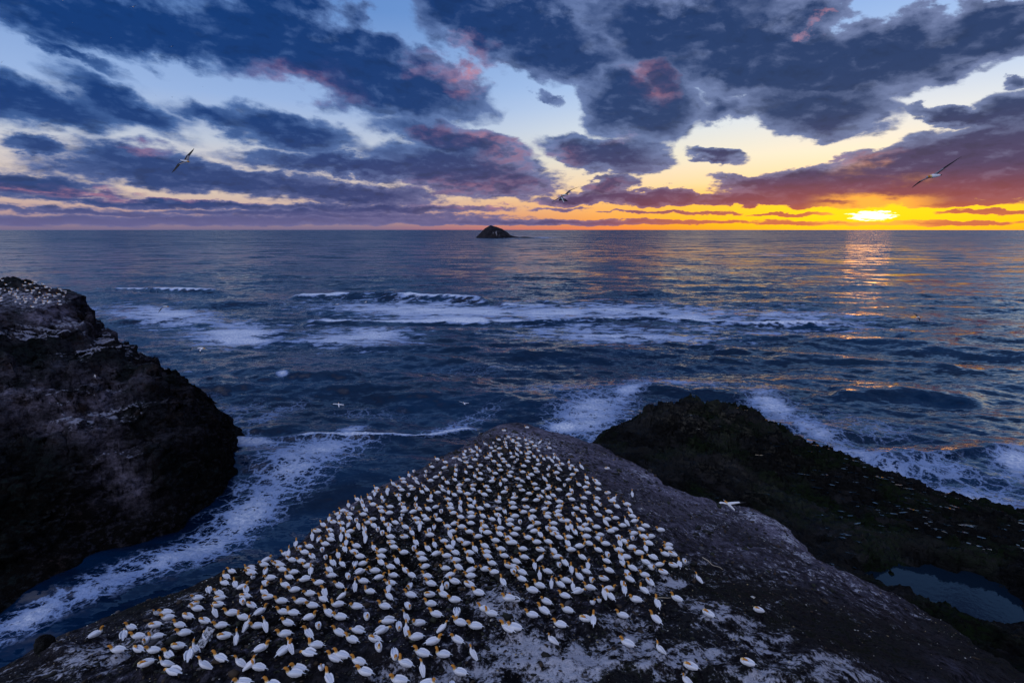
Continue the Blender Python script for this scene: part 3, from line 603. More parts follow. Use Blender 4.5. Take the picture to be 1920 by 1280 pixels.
m9, t9, b9, o9 = mat('puddle_water'); b9.inputs['Base Color'].default_value = (.01, .02, .03, 1); b9.inputs['Roughness'].default_value = .12; b9.inputs['IOR'].default_value = 1.5
p9 = t9.new('ShaderNodeNewGeometry'); t9.put(b9.inputs['Normal'], t9.v('NORMALIZE', t9.v('ADD', p9.outputs['Normal'], t9.v('MULTIPLY', t9.v('SUBTRACT', t9.noise(p9.outputs['Position'], 1.2, 3, .6, col=True), (.5, .38, .5)), (.5, .9, 0)))))
rp = mesh_obj('rock_pools', V, Fc, [m9]); tag(rp, 'scattered small puddles of seawater glinting on the black reef', 'puddles', kind='stuff')

# far island with its low tail of rocks
prof = [(880, 0), (895, .5), (905, 10), (912, 17), (922, 22), (932, 20), (942, 16.5), (950, 11), (957, 5), (963, 3.2), (968, 2.6), (974, 1.4), (980, 2.6), (988, 2.0), (996, .4), (1000, 0)]
DI = 2640.; sc = 2.83
u = np.linspace(880, 1000, 121); hp = np.interp(u, [p[0] for p in prof], [p[1] for p in prof])*sc
v = np.linspace(-1, 1, 41)
U, Vv = np.meshgrid(u, v)
Hh = hp[None, :]*np.clip(1-np.abs(Vv)**2.2, 0, 1)
X = (U-960)*sc; Y = DI+Vv*(12+60*np.clip(hp[None, :]/60, 0, 1)**.6)
Hh = Hh+3.5*fbm(X/22, Y/22, Hh/30, 5, .6, 301)*np.clip(Hh/12, 0, 1)-1.0
gI = .75*blobs(X, Hh, [(-95, 24, 12, 14, 0, .8), (-78, 26, 5, 20, 10, 1.0), (-110, 28, 8, 8, 0, .6), (-60, 16, 14, 8, 0, .5)])
io = mesh_obj('rock_island', np.stack([X, Y, Hh], -1).reshape(-1, 3), grid_faces(41, 121), [M['isle']], attrs={'guano': gI})
tag(io, 'small dark rocky island with a low tail of rocks on the distant sea', 'island')

# ------------------------------------------------------------------ sea
rows = [34.0]
while rows[-1] < 1500: rows.append(rows[-1]+max(.22, rows[-1]**2/(CAM_H*512)*.62))
rows = np.array(rows+[1800, 2200, 2700, 3500, 5000, 8000, 14000, 25000, 45000])
ncol = 1000
azs = np.radians(np.concatenate([np.linspace(-80, -47, 60, endpoint=False), np.linspace(-47, 47, ncol-120, endpoint=False), np.linspace(47, 80, 60)]))
R, A = np.meshgrid(rows, azs, indexing='ij')
X = R*np.sin(A); Y = R*np.cos(A)
drr = np.gradient(rows)[:, None]*np.ones_like(A)
Z = np.zeros_like(X); rr = np.random.default_rng(21)
amp_mod = .65+.5*fbm(X/60, Y/60, 0, 3, .5, 401)
_wp = [fbm(X/sc_, Y/sc_, 0, 2, .5, 500+i) for i, sc_ in enumerate((14, 30, 60, 120))]
for k in range(64):
    lam = 3.0*(62/3.0)**(k/63.)
    th = rr.normal(math.radians(-96), math.radians(13 if lam > 25 else 30))
    kx, ky = math.cos(th)*2*math.pi/lam, math.sin(th)*2*math.pi/lam
    a = .0088*lam**.92*(0.6 if lam > 25 else 1.0)
    ph = rr.uniform(0, 6.28)
    keep = np.clip((lam/(drr*2.2))-1, 0, 1)
    p = kx*X+ky*Y+ph+.9*_wp[min(3, k//16)]
    s_ = np.sin(p); Z += a*keep*(s_+.22*np.cos(2*p))*(amp_mod if lam < 25 else 1)
Z *= sstep(20, 70, R)*.9+.1
# breakers: ridges with a steep near face, foam from the crest backwards
px, py = to_px(X, Y, 0)
def crest(line, height, back, front):
    lx = np.array([p[0] for p in line], float); ly = np.array([p[1] for p in line], float)
    wx_, wy_ = at(lx, ly, 0)
    az_l = np.arctan2(wx_, wy_); r_l = np.hypot(wx_, wy_)
    rc = np.interp(A, az_l, r_l)+1.2*fbm(X/9, 0*X, 0, 3, .5, int(line[0][0]))
    inside = sstep(az_l[0]-.012, az_l[0]+.02, A)*sstep(az_l[-1]+.012, az_l[-1]-.02, A)
    d = R-rc
    prof_ = np.where(d < 0, np.exp(-(d/(front*1.5))**2), np.exp(-(d/back)**2))
    return height*.8*prof_*inside, d, inside
C1 = [(548, 559), (620, 558), (700, 557), (750, 561), (830, 563), (918, 569)]
C2 = [(165, 542), (240, 543), (300, 545), (355, 547), (420, 549)]
C3 = [(935, 572), (985, 575), (1035, 576)]
C4 = [(570, 609), (640, 607), (700, 605), (850, 604), (980, 607), (1100, 604), (1180, 602), (1300, 605), (1400, 610), (1520, 611), (1615, 609)]
C5 = [(470, 600), (530, 600), (620, 604)]
C6 = [(380, 712), (470, 706), (560, 708), (680, 712)]
C7 = [(1560, 742), (1640, 742), (1760, 745), (1850, 758)]
C8 = [(1450, 676), (1560, 676), (1680, 684), (1790, 694)]
C9 = [(1500, 560), (1650, 563), (1780, 566), (1920, 570)]
C10 = [(1640, 862), (1740, 862), (1830, 852), (1920, 846)]
C11 = [(430, 832), (480, 829), (560, 823), (640, 824), (700, 829), (760, 826), (830, 812), (890, 800)]
C12 = [(940, 536), (1010, 538), (1080, 540)]; C13 = [(1130, 548), (1190, 550), (1250, 551)]
C14 = [(190, 606), (300, 604), (420, 600)]; C15 = [(640, 655), (760, 652), (900, 656), (1000, 664)]; C16 = [(1060, 640), (1200, 645), (1330, 655), (1420, 668)]
foam = np.zeros_like(X)
for L_, hgt, bk, fr, fm in [(C1, 3.6, 12, 3.4, 'f'), (C2, 2.8, 12, 3.4, 'f'), (C3, 2.6, 8, 2.8, 'f'), (C4, 2.3, 8, 2.2, 'f'), (C5, 1.6, 9, 2.6, ''), (C6, 1.4, 8, 2.6, ''), (C7, 1.5, 8, 2.0, ''), (C8, 1.5, 8, 2.2, ''), (C9, 1.7, 10, 4, ''), (C10, 1.3, 5, 1.4, ''), (C11, .9, 2.0, .9, 'f'), (C12, 2.2, 9, 4, ''), (C13, 2.2, 9, 4, ''), (C14, 1.2, 6, 2.6, ''), (C15, 1.0, 5, 2.4, ''), (C16, 1.0, 5, 2.4, '')]:
    dz_, d, ins = crest(L_, hgt, bk, fr); Z += dz_*(1+.25*fbm(X/7, Y/7, 0, 3, .5, 611))
    if fm:
        brk = ins*np.clip(.75+.9*fbm(X/16, 0*Y, 0, 3, .6, 600+int(L_[0][0])), 0, 1.1)
        if L_ is C1: brk *= 1-blobs(px, py*0, [(724, 0, 26, 1, 0, 1)])
        wdt = bk*1.0
        foam = np.maximum(foam, 1.25*brk*np.where(d < 0, np.exp(-(d/(fr*.55))**2), np.exp(-(d/wdt)**2)))
FP = [(310, 592, 130, 20, 4, .80), (440, 628, 110, 22, -2, .82), (810, 583, 240, 18, 2, .88), (670, 634, 120, 20, 0, .80), (1020, 588, 180, 18, 2, .74), (1250, 588, 280, 20, 3, .70), (1160, 628, 240, 24, 3, .64), (1480, 596, 220, 22, 3, .58), (1350, 620, 200, 10, 3, .5), (235, 575, 60, 12, 0, .5), (530, 706, 11, 4, 0, 1.0),
      (1110, 775, 72, 34, -14, .74), (1060, 795, 40, 14, 0, .72), (1180, 735, 60, 16, -30, .62), (1290, 725, 110, 8, 2, .45), (1450, 760, 60, 22, 25, .66), (1520, 800, 70, 20, 28, .62), (1600, 850, 80, 20, 22, .62), (1700, 905, 90, 26, 24, .68), (1840, 935, 120, 26, 6, .72), (1905, 870, 50, 26, 0, .74), (1760, 880, 90, 18, 8, .5), (1640, 800, 120, 22, 14, .30),
      (590, 852, 90, 24, -8, .64), (470, 834, 55, 7, 0, .85), (530, 900, 100, 32, -24, .58), (465, 955, 90, 32, -36, .64), (390, 1015, 100, 28, -28, .66), (310, 1055, 80, 20, -22, .62), (200, 1095, 110, 22, -26, .56), (60, 1162, 100, 20, -28, .64), (425, 820, 22, 14, 30, 1.0),
      (520, 770, 60, 12, -24, .40), (440, 770, 60, 16, -20, .42), (660, 802, 26, 8, -20, .6), (860, 790, 70, 12, -20, .45), (700, 770, 90, 10, 0, .22), (1050, 730, 90, 10, 0, .36), (900, 690, 160, 12, 0, .2), (1450, 640, 240, 26, 4, .22), (960, 446, 26, 1.6, 0, .6), (1020, 446, 40, 1.6, 0, .5), (1460, 478, 70, 3, 2, .45), (900, 447, 14, 1.5, 0, .5), (380, 748, 40, 12, -20, .35)]
foam = np.maximum(foam, blobs(px, py, [(a, b_, c_*1.12, d_*1.2, e_, f_) for a, b_, c_, d_, e_, f_ in FP])*(1+.55*fbm(X/14, Y/5, 0, 4, .6, 620)))
# whitewater where the swell meets rock
for poly in (STACK[0][1], REEF[0][1], HEAD):
    d = -sdf(X, Y, np.array(poly)); foam = np.maximum(foam, (.62 if poly is REEF[0][1] else .34)*np.exp(-(np.maximum(d-.5, 0)/2.0)**2)*(.45+.9*fbm(X/6, Y/6, 0, 3, .6, 640))*sstep(55, 75, Y))
d = np.hypot((X-(925-960)*2.83)/115, (Y-2640)/90)
foam = np.clip(foam, 0, 1.3)
Z += foam*.22*fbm(X/1.4, Y/1.4, 0, 4, .6, 650)*(R < 300)
m_, t, b, o = mat('sea_water')
P_ = t.new('ShaderNodeNewGeometry').outputs['Position']
xyz = t.sep(P_); dist = t.v('LENGTH', t.comb(xyz[0], xyz[1], 0))
P2 = t.comb(xyz[0], xyz[1], 0)
Pst = t.v('MULTIPLY', P2, (.42, 1.0, 1.0))
nA = t.noise(Pst, .55, 6, .62, .4); nB = t.noise(Pst, .06, 6, .65, .3); nC = t.noise(t.v('MULTIPLY', P2, (.5, 1, 1)), .010, 5, .65)
fa = attr(t, 'foam')
# lace: cell walls of a warped voronoi
wn_ = t.v('SUBTRACT', t.noise(P2, .55, 4, .6, col=True), (.5, .5, .5))
Pw = t.v('ADD', t.v('MULTIPLY', P2, (.75, 1.0, 1)), t.v('SCALE', wn_, sc=2.4))
def vor(vec, scale):
    n = t.new('ShaderNodeTexVoronoi', feature='DISTANCE_TO_EDGE'); t.put(n.inputs['Vector'], vec); n.inputs['Scale'].default_value = scale; return n.outputs['Distance']
v1, v2 = vor(Pw, .42), vor(Pw, 1.15)
lace = t.m('MINIMUM', t.m('MULTIPLY', v1, 1.7), t.m('ADD', t.m('MULTIPLY', v2, 1.5), .10))
lace = t.m('ADD', lace, t.m('MULTIPLY', t.m('SUBTRACT', t.noise(P2, 2.2, 4, .65), .5), .55))
thr = t.m('MULTIPLY', t.m('POWER', fa, 1.7), .74)
fm_near = t.mr(t.m('SUBTRACT', thr, lace), -.12, .10)
frag = t.noise(Pst, .30, 7, .7)
fm_far = t.mr(t.m('ADD', t.m('MULTIPLY', fa, .95), t.m('MULTIPLY', t.m('SUBTRACT', frag, .5), 2.2)), .36, .60)
fmask = t.sep(t.mix(t.mr(dist, 90, 190), t.comb(fm_near, fm_near, fm_near), t.comb(fm_far, fm_far, fm_far)))[0]
fmask = t.m('MULTIPLY', fmask, t.mr(fa, .05, .25))
fmask = t.m('MAXIMUM', fmask, t.mr(t.m('ADD', fa, t.m('MULTIPLY', t.m('SUBTRACT', t.noise(P2, .9, 6, .68), .5), 1.4)), .84, 1.02))
wc = t.mix(t.mr(nB, .35, .65), (.0003, .0055, .019), (.0009, .017, .050))
t.put(b.inputs['Base Color'], wc)
t.put(b.inputs['Roughness'], t.mr(dist, 60, 2500, .08, .22, False)); b.inputs['IOR'].default_value = 1.38
Nn = t.new('ShaderNodeNewGeometry').outputs['Normal']
def tilt(vec, scale, amt, det=3):
    return t.v('MULTIPLY', t.v('SUBTRACT', t.noise(vec, scale, det, .6, col=True), (.5, .5, .5)), t.v('SCALE', (.9, 1.5, 0), sc=amt))
tv = t.v('ADD', tilt(Pst, 1.1, .55, 6), tilt(Pst, .25, t.mr(dist, 60, 300, .10, .65)))
tv = t.v('ADD', tv, tilt(t.v('MULTIPLY', P2, (.45, 1, 1)), .035, t.mr(dist, 150, 900, 0, .8)))
tv = t.v('ADD', tv, tilt(t.v('MULTIPLY', P2, (.35, 1, 1)), .006, t.mr(dist, 700, 3000, 0, .6), 5))
tv = t.v('ADD', tv, t.comb(0, t.mr(dist, 80, 1200, -.01, -.10), 0))   # swell fronts face the shore
t.put(b.inputs['Normal'], t.v('NORMALIZE', t.v('ADD', Nn, tv)))
fb = t.new('ShaderNodeBsdfDiffuse'); t.put(fb.inputs[0], t.mix(t.m('MULTIPLY', t.mr(fa, .35, 1.0), t.mr(t.noise(P2, 1.4, 6, .7), .38, .60, .25, 1)), (.24, .33, .54), (.82, .85, .90)))
t.put(fb.inputs['Normal'], bump(t, t.noise(P2, 1.8, 5, .65), .5, .8))
ms = t.new('ShaderNodeMixShader'); t.put(ms.inputs[0], fmask); t.l.new(b.outputs[0], ms.inputs[1]); t.l.new(fb.outputs[0], ms.inputs[2]); t.l.new(ms.outputs[0], o.inputs[0])
sea = mesh_obj('sea', np.stack([X, Y, Z], -1).reshape(-1, 3), grid_faces(*X.shape), [m_], attrs={'foam': foam})
tag(sea, kind='structure')
print('sea verts', X.size)

# ------------------------------------------------------------------ gannets
def loft(V, Fa, MI, rings, mats, n=10, cap=True):
    """rings: (centre, radius across, radius up, up-vector, side-vector); mats: material index per span"""
    base = len(V)
    for c, ra, rb, up, sd in rings:
        for k in range(n):
            a = 2*math.pi*k/n; V.append(tuple(Vector(c)+sd*(ra*math.cos(a))+up*(rb*math.sin(a))))
    for i in range(len(rings)-1):
        for k in range(n):
            a, b = base+i*n+k, base+i*n+(k+1) % n
            Fa.append((a, b, b+n, a+n)); MI.append(mats[i])
    if cap:
        Fa.append(tuple(base+k for k in range(n))[::-1]); MI.append(mats[0])
        e = base+(len(rings)-1)*n; Fa.append(tuple(e+k for k in range(n))); MI.append(mats[-1])
def frames(path):
    """path: (x, z, ra, rb) or (x, y, z, ra, rb) -> rings following the path"""
    pts = [(p[0], 0, p[1], p[2], p[3]) if len(p) == 4 else p for p in path]
    P_ = [Vector(p[:3]) for p in pts]; out = []
    for i, p in enumerate(pts):
        t_ = (P_[min(i+1, len(P_)-1)]-P_[max(i-1, 0)]).normalized()
        sd = Vector((0, 0, 1)).cross(t_) if abs(t_.z) < .9 else Vector((0, 1, 0))
        if sd.length < 1e-4: sd = Vector((0, 1, 0))
        sd.normalize()
        if sd.y < 0 and abs(sd.y) > .3: sd = -sd
        up = t_.cross(sd).normalized()
        out.append((P_[i], p[3], p[4], up, sd))
    return out
BM = [M['white'], M['gold'], M['black'], M['bill'], M['pale_gold']]
def folded_wings(V, Fa, MI, lift=0., spread=0.):
    for s_ in (-1, 1):
        w_ = [(.17, s_*.055, .215+lift, .02, .03), (.11, s_*.095, .225+lift, .045, .075), (-.02, s_*(.112+spread), .215+lift, .036, .095), (-.16, s_*(.095+spread), .195+lift, .030, .080), (-.28, s_*(.062+spread), .165+lift, .024, .052), (-.36, s_*(.035+spread*.6), .145+lift, .020, .034), (-.47, s_*(.012+spread*.4), .120+lift, .006, .010)]
        loft(V, Fa, MI, frames(w_), [0, 0, 0, 0, 2, 2], n=8)
def gannet(pose):
    V, Fa, MI = [], [], []
    if pose in 'st':
        body = [(-.50, .105, .012, .006), (-.42, .118, .036, .014), (-.33, .140, .060, .038), (-.22, .150, .095, .080), (-.08, .150, .128, .118), (.06, .158, .125, .125), (.16, .180, .100, .108), (.225, .215, .070, .082)]
        mb = [2, 0, 0, 0, 0, 0, 0]
        if pose == 's':
            neck = [(.250, .268, .060, .068), (.250, .325, .053, .060), (.262, .378, .053, .056), (.294, .414, .056, .058), (.345, .422, .049, .049), (.382, .412, .027, .028), (.41, .388, .013, .014), (.465, .376, .003, .004)]
            mn = [0, 4, 1, 1, 1, 1, 3, 3]
        else:   # head laid back between the wings
            neck = [(.225, .265, .055, .062), (.170, .300, .050, .050), (.105, .015, .312, .048, .046), (.045, .035, .308, .042, .040), (-.01, .052, .295, .022, .022), (-.08, .070, .272, .008, .010)]
            mn = [0, 4, 1, 1, 1, 3]
        path = body+neck
        loft(V, Fa, MI, frames(path), mb+mn, n=12)
        folded_wings(V, Fa, MI)
    elif pose == 'p':   # leaning forward, wings loose, bill down at breast
        body = [(-.46, .175, .012, .006), (-.38, .180, .036, .014), (-.28, .190, .060, .040), (-.18, .190, .095, .080), (-.05, .185, .125, .115), (.08, .185, .122, .122), (.18, .200, .095, .100), (.245, .205, .066, .075)]
        neck = [(.285, .225, .050, .055), (.325, .240, .045, .046), (.365, .228, .044, .044), (.390, .185, .040, .042), (.392, .150, .022, .024), (.385, .110, .013, .013), (.372, .060, .003, .004)]
        loft(V, Fa, MI, frames(body+neck), [2, 0, 0, 0, 0, 0, 0]+[0, 4, 1, 1, 1, 3, 3], n=12)
        folded_wings(V, Fa, MI, .05, .035)
    elif pose == 'u':   # standing tall, bill lifted
        body = [(-.36, .030, .012, .006), (-.30, .060, .036, .016), (-.22, .110, .060, .045), (-.12, .165, .090, .085), (-.01, .225, .115, .112), (.08, .285, .108, .108), (.14, .345, .085, .085), (.165, .395, .060, .062)]
        neck = [(.175, .450, .046, .048), (.182, .515, .041, .042), (.190, .575, .040, .041), (.210, .615, .044, .044), (.250, .640, .038, .038), (.280, .652, .022, .022), (.325, .668, .013, .013), (.38, .686, .003, .004)]
        loft(V, Fa, MI, frames(body+neck), [2, 0, 0, 0, 0, 0, 0]+[0, 0, 4, 1, 1, 1, 3, 3], n=12)
        for s_ in (-1, 1):
            w_ = [(.12, s_*.055, .36, .02, .03), (.07, s_*.090, .33, .045, .070), (-.03, s_*.104, .265, .036, .085), (-.14, s_*.085, .195, .030, .070), (-.24, s_*.055, .130, .024, .045), (-.31, s_*.032, .085, .018, .028), (-.40, s_*.012, .035, .005, .008)]
            loft(V, Fa, MI, frames(w_), [0, 0, 0, 0, 0, 2], n=8)
        for s_ in (-1, 1):
            loft(V, Fa, MI, frames([(-.02, s_*.05, .15, .022, .022), (.0, s_*.05, .06, .012, .012), (.01, s_*.05, .0, .012, .012)]), [2, 2], n=6)
            loft(V, Fa, MI, frames([(-.02, s_*.05, .008, .010, .008), (.04, s_*.055, .008, .034, .007), (.08, s_*.06, .006, .030, .005)]), [2, 2], n=6)
    return V, Fa, MI
PROTO = {}
def proto_mesh(pose, var):
    if (pose, var) in PROTO: return PROTO[(pose, var)]
    V, Fa, MI = gannet(pose)
    r = random.Random(hash((pose, var)) if False else ord(pose)*10+var)
    # turned heads: swing everything beyond the breast around the neck root
    turn = {0: 0., 1: .9, 2: -.9, 3: .35}[var]; V2 = []
    zc = {'s': .25, 't': 9, 'p': 9, 'u': .42}[pose]
    for v in V:
        v = Vector(v)
        if v.z > zc and v.x > .1:
            f = min(1, (v.z-zc)/.12); c = Vector((.23 if pose == 's' else .175, 0, 0)); d = v-c
            q = turn*f; v = Vector((c.x+d.x*math.cos(q)-d.y*math.sin(q), d.x*math.sin(q)+d.y*math.cos(q), v.z))
        V2.append(v)
    me = bpy.data.meshes.new('gannet'); me.from_pydata(V2, [], Fa)
    for m_ in BM: me.materials.append(m_)
    me.polygons.foreach_set('material_index', MI); me.polygons.foreach_set('use_smooth', [True]*len(MI)); me.update()
    PROTO[(pose, var)] = me; return me
YAW = {'L': 168, 'R': 12, 'U': 100, 'D': -80, 'UL': 136, 'UR': 45, 'DL': -140}
order = np.argsort(-BY)
N_SINGLE = 300
singles, rest = [], []
for rank, i in enumerate(order): (singles if rank < N_SINGLE-14 else rest).append(int(i))
scat = [i for i in rest if (BX[i] > 1083 and BY[i] < 970) or BY[i] < 815][:8]
singles += scat; rest = [i for i in rest if i not in scat]

PLACES = [(376, 1212, 'the pale board'), (935, 1130, 'the white-stained hump'), (88, 1225, 'the black boulder'), (1335, 1058, 'the long pale stick'), (1243, 1122, 'the short pale stick')]
POSE = {'s': 'sitting gannet', 't': 'gannet with tucked head', 'p': 'preening gannet', 'u': 'upright long-necked gannet'}
FACE = {'L': 'facing left', 'R': 'facing right', 'U': 'facing away', 'D': 'facing the viewer', 'UL': 'facing away left', 'UR': 'facing away right', 'DL': 'facing forward left'}
def zone(px, py):
    for x, y, nm in PLACES:
        if math.hypot(px-x, (py-y)*1.3) < 62: return 'beside '+nm
    if px < 300: return 'on the far left corner'
    if py > 1225: return 'bottom picture edge, '+('left part' if px < 560 else 'middle part' if px < 860 else 'right part')
    if px > 1150 and py > 1110: return 'on streaked rock, lower right'
    if px > 1225: return 'on the colony\'s right edge'
    if py < 975 and px < 760: return 'on the upper left rim'
    if py < 955: return 'high on the bare upper slope'
    row = 'front' if py > 1160 else 'middle front' if py > 1085 else 'middle back' if py > 1015 else 'back'
    colm = 'left' if px < 520 else 'centre left' if px < 700 else 'centre' if px < 880 else 'centre right' if px < 1060 else 'right'
    if px < 520 and py < 1100: return 'on left rim above surf channel'
    return '%s rows, %s' % (row, colm)
rb = random.Random(3); info = []
for i in singles:
    px, py, pose, fc = BIRD_PX[i]; x, y = float(BWX[i]), float(BWY[i]); zz = ground(x, y)
    var = rb.choice([0, 0, 0, 1, 2, 3]) if pose in 'su' else 0
    o = bpy.data.objects.new('gannet', proto_mesh(pose, var)); COL.objects.link(o)
    sc_ = rb.uniform(.72, .82)*(.88 if pose == 'u' else 1)
    o.location = (x, y, zz-.01); o.rotation_euler = (rb.gauss(0, .06), rb.gauss(-.02, .05), math.radians(YAW[fc]+rb.gauss(0, 11)-math.degrees(math.atan2(x, y))*.5)); o.scale = (sc_, sc_*rb.uniform(.94, 1.06), sc_)
    o['category'] = 'gannet'; o['group'] = 'gannets nesting on the headland'
    info.append([o, px, py, POSE[pose]+' '+FACE[fc], zone(px, py)])
# singling out: birds that share pose, facing and place are told apart by their order there
from collections import defaultdict
G = defaultdict(list)
for r in info: G[(r[3], r[4])].append(r)
ORD = ['first', 'second', 'third', 'fourth', 'fifth', 'sixth', 'seventh', 'eighth', 'ninth', 'tenth', 'eleventh', 'twelfth', 'thirteenth', 'fourteenth', 'fifteenth', 'sixteenth', 'seventeenth', 'eighteenth', 'nineteenth', 'twentieth']
for (a, z_), L_ in G.items():
    L_.sort(key=lambda r: r[1])
    for k, r in enumerate(L_):
        if len(L_) == 1: q = ''
        elif len(L_) == 2: q = ('left one of two ', 'right one of two ')[k]
        elif k == 0: q = 'leftmost '
        elif k == len(L_)-1: q = 'rightmost '
        else: q = ORD[min(k, 19)]+' from left '
        r[0]['label'] = (q+'white '+a+' '+z_).replace('rows of the colony', 'rows')
# the remaining far, tiny birds of the headland as one flock
def flock(name, pts, label, rnd):
    AV, AF, AM = [], [], []; base = 0; out = []
    src = {}
    for k in ('s', 't', 'u'):
        V, Fa, MI = gannet(k); src[k] = (np.array([tuple(v) for v in V]), Fa, MI)
    for x, y, zz, fc, k, s_ in pts:
        V, Fa, MI = src[k]; a = fc; c, s2 = math.cos(a), math.sin(a)
        W = np.stack([x+s_*(V[:, 0]*c-V[:, 1]*s2), y+s_*(V[:, 0]*s2+V[:, 1]*c), zz+s_*V[:, 2]], -1)
        AV.append(W); AF += [tuple(q+base for q in f) for f in Fa]; AM += MI; base += len(V)
    o = mesh_obj(name, np.concatenate(AV), AF, BM, mat_idx=AM)
    return tag(o, label, 'gannets', kind='stuff')
pts = []
for i in rest:
    px, py, pose, fc = BIRD_PX[i]; x, y = float(BWX[i]), float(BWY[i])
    pts.append((x, y, ground(x, y), math.radians(YAW[fc]+rb.gauss(0, 12)), 's' if pose == 'p' else pose, rb.uniform(.74, .84)))
for x, y in FAR_W:
    k = rb.choice('sssssssttu'); pts.append((float(x), float(y), ground(float(x), float(y)), math.radians(rb.choice([160, 165, 150, 172, 140, 110, 10, -80])+rb.gauss(0, 12)), k, rb.uniform(.74, .84)))
flock('gannet_flock', pts, 'far packed rows of small white gannets towards the tip of the headland', rb)
pts = []
for k in range(2500):
    x, y = rb.uniform(-116, -78), rb.uniform(76, 118); zz = z_stack(x, y)
    px, py = to_px(x, y, zz)
    if zz < 26 or not (-60 < px < 125) or rb.random() > float(blobs(np.array(px), np.array(py), [(30, 545, 70, 16, 8, 1), (105, 531, 22, 4, 10, .8)])): continue
    if pts and min((x-p[0])**2+(y-p[1])**2 for p in pts) < .8: continue
    pts.append((x, y, zz, math.radians(rb.uniform(100, 220)), 's', rb.uniform(.95, 1.15)))
flock('gannet_flock', pts, 'distant white birds crowding the top of the left sea stack', rb)
print('birds', len(singles), 'rest', len(rest)+len(FAR_W), 'stack', len(pts))

# ------------------------------------------------------------------ birds on the wing, built on their own joints
def flier(label, dep, bill, tail, lt, lw, rt, rw, dz=(0, 0, 0, 0, 0, 0), chord=.20, under=False, cat='gannet', plain_tip=False, grp='gannets on the wing'):
    """joints given as picture readings (+ depth offsets in metres): bill, tail, left tip, left wrist, right tip, right wrist"""
    J = [at_depth(p[0], p[1], dep+d) for p, d in zip((bill, tail, lt, lw, rt, rw), dz)]
    B, T, LT, LW, RT, RW = J
    ax = (B-T).normalized(); root = T+(B-T)*.56
    span_v = (RT-LT).normalized(); up = span_v.cross(ax)
    if up.z < 0: up = -up
    up.normalize(); L_ = (B-T).length
    V, Fa, MI = [], [], []
    sd = ax.cross(up).normalized()
    prof_ = [(0, .012, .006, 2), (.10, .030, .014, 2), (.20, .045, .035, 0), (.36, .062, .062, 0), (.55, .075, .080, 0), (.68, .062, .066, 0), (.76, .046, .048, 4), (.84, .044, .046, 1), (.885, .030, .030, 1), (.91, .016, .017, 3), (1, .003, .004, 3)]
    s_ = L_/.9
    rg = [(T+ax*(L_*f), ra*s_, rb_*s_, up, sd) for f, ra, rb_, _ in prof_]
    loft(V, Fa, MI, rg, [p[3] for p in prof_][1:], n=10)
    for tip, wr in ((LT, LW), (RT, RW)):
        r0 = root+(wr-root).normalized()*.02
        st = [r0, r0.lerp(wr, .5), wr, wr.lerp(tip, .35), wr.lerp(tip, .7), tip]
        ch = [.26, .22, .17, .13, .085, .015]; th = [.030, .022, .014, .010, .007, .003]
        for bi in (0, 1):   # fore part white, hind part black
            rg = []
            for k, (c, cw, t_) in enumerate(zip(st, ch, th)):
                cw = cw*chord/.20*s_
                nn = up
                off = cw*(.17 if bi == 0 else -.33)
                sweep = -ax*(.02*k*k*.25*s_)
                rg.append((c+ax*off+sweep, cw*(.36 if bi == 0 else .17), t_*s_*(1 if bi == 0 else .6), nn, ax))
            loft(V, Fa, MI, rg, ([5 if under else 0]*2+[2 if under else 0]+[2, 2]) if bi == 0 else [2]*5, n=8)  # under: white wing's shade painted in as grey, with more black outboard
    o0 = (B+T)/2
    me = bpy.data.meshes.new('flying_gannet'); me.from_pydata([Vector(v)-o0 for v in V], [], Fa)
    for m_ in BM+[M['grey']]: me.materials.append(m_)
    me.polygons.foreach_set('material_index', MI); me.polygons.foreach_set('use_smooth', [True]*len(MI)); me.update()
    o = bpy.data.objects.new('flying_gannet', me); o.location = o0; COL.objects.link(o)
    return tag(o, label, cat, grp)
flier('gannet banking steeply against the blue clouds at upper left', 26, (358, 304), (336, 300), (367, 279), (353, 292), (325, 325), (336, 308), (0, 0, .2, .1, -.2, -.1), under=True, chord=.27)
flier('gannet gliding level above the horizon, highest of the crossing pair', 30, (1066, 365), (1053, 365.5), (1087, 350), (1069, 357), (1036, 379), (1047, 372), (.2, 0, .3, .1, -.3, -.1), under=True, chord=.30)
flier('gannet diving nose up with spread tail, lower of the crossing pair', 31.5, (1052, 364), (1058, 382), (1047, 374), (1051, 373), (1064, 375), (1059, 374.5), (0, 0, .75, .3, -.75, -.3), under=True, chord=.30)
flier('large gannet gliding with long tilted wings against the purple cloud near the sun', 15.5, (1735, 332), (1766, 328), (1705, 353), (1727, 339), (1799, 294), (1770, 315), (-.1, .1, -.2, -.1, .2, .1), chord=.22, under=True)
flier('small gannet turning low over the sunlit water at right', 84, (1727, 594), (1716, 595), (1714, 587), (1720, 591.5), (1726, 602), (1724, 597), under=True, chord=.34)
flier('dark gannet with wings down above the foam at left, upper of the pair', 46, (318, 575), (304, 574), (298, 587), (303, 578), (293, 571), (304, 573), (0, 0, -.5, -.2, .5, .2), under=True)
flier('gannet skimming the water beside the left stack, pale back lit', 42, (387, 653), (368, 652), (357, 657), (362, 652), (378, 663), (375, 656), (0, 0, .4, .1, -.6, -.2))
flier('gannet gliding straight out with level pale wings over the dark water', 54, (634.5, 753.5), (636, 764), (618.5, 756.5), (627, 757), (650, 758.5), (642, 758.5), (.55, -.2, 0, 0, 0, 0))
flier('gannet gliding away over dark water just above the colony tip', 58, (868, 753), (873, 759), (856, 750), (864, 753.5), (884, 755), (876, 755.5), (.6, -.2, 0, 0, 0, 0))
flier('gannet landing with wings wide open on the right rim of the headland', 31, (1355.5, 935.5), (1380, 958), (1341, 942.5), (1353, 942), (1396, 938), (1381, 942), (.1, -.1, 0, 0, .1, 0), chord=.22)
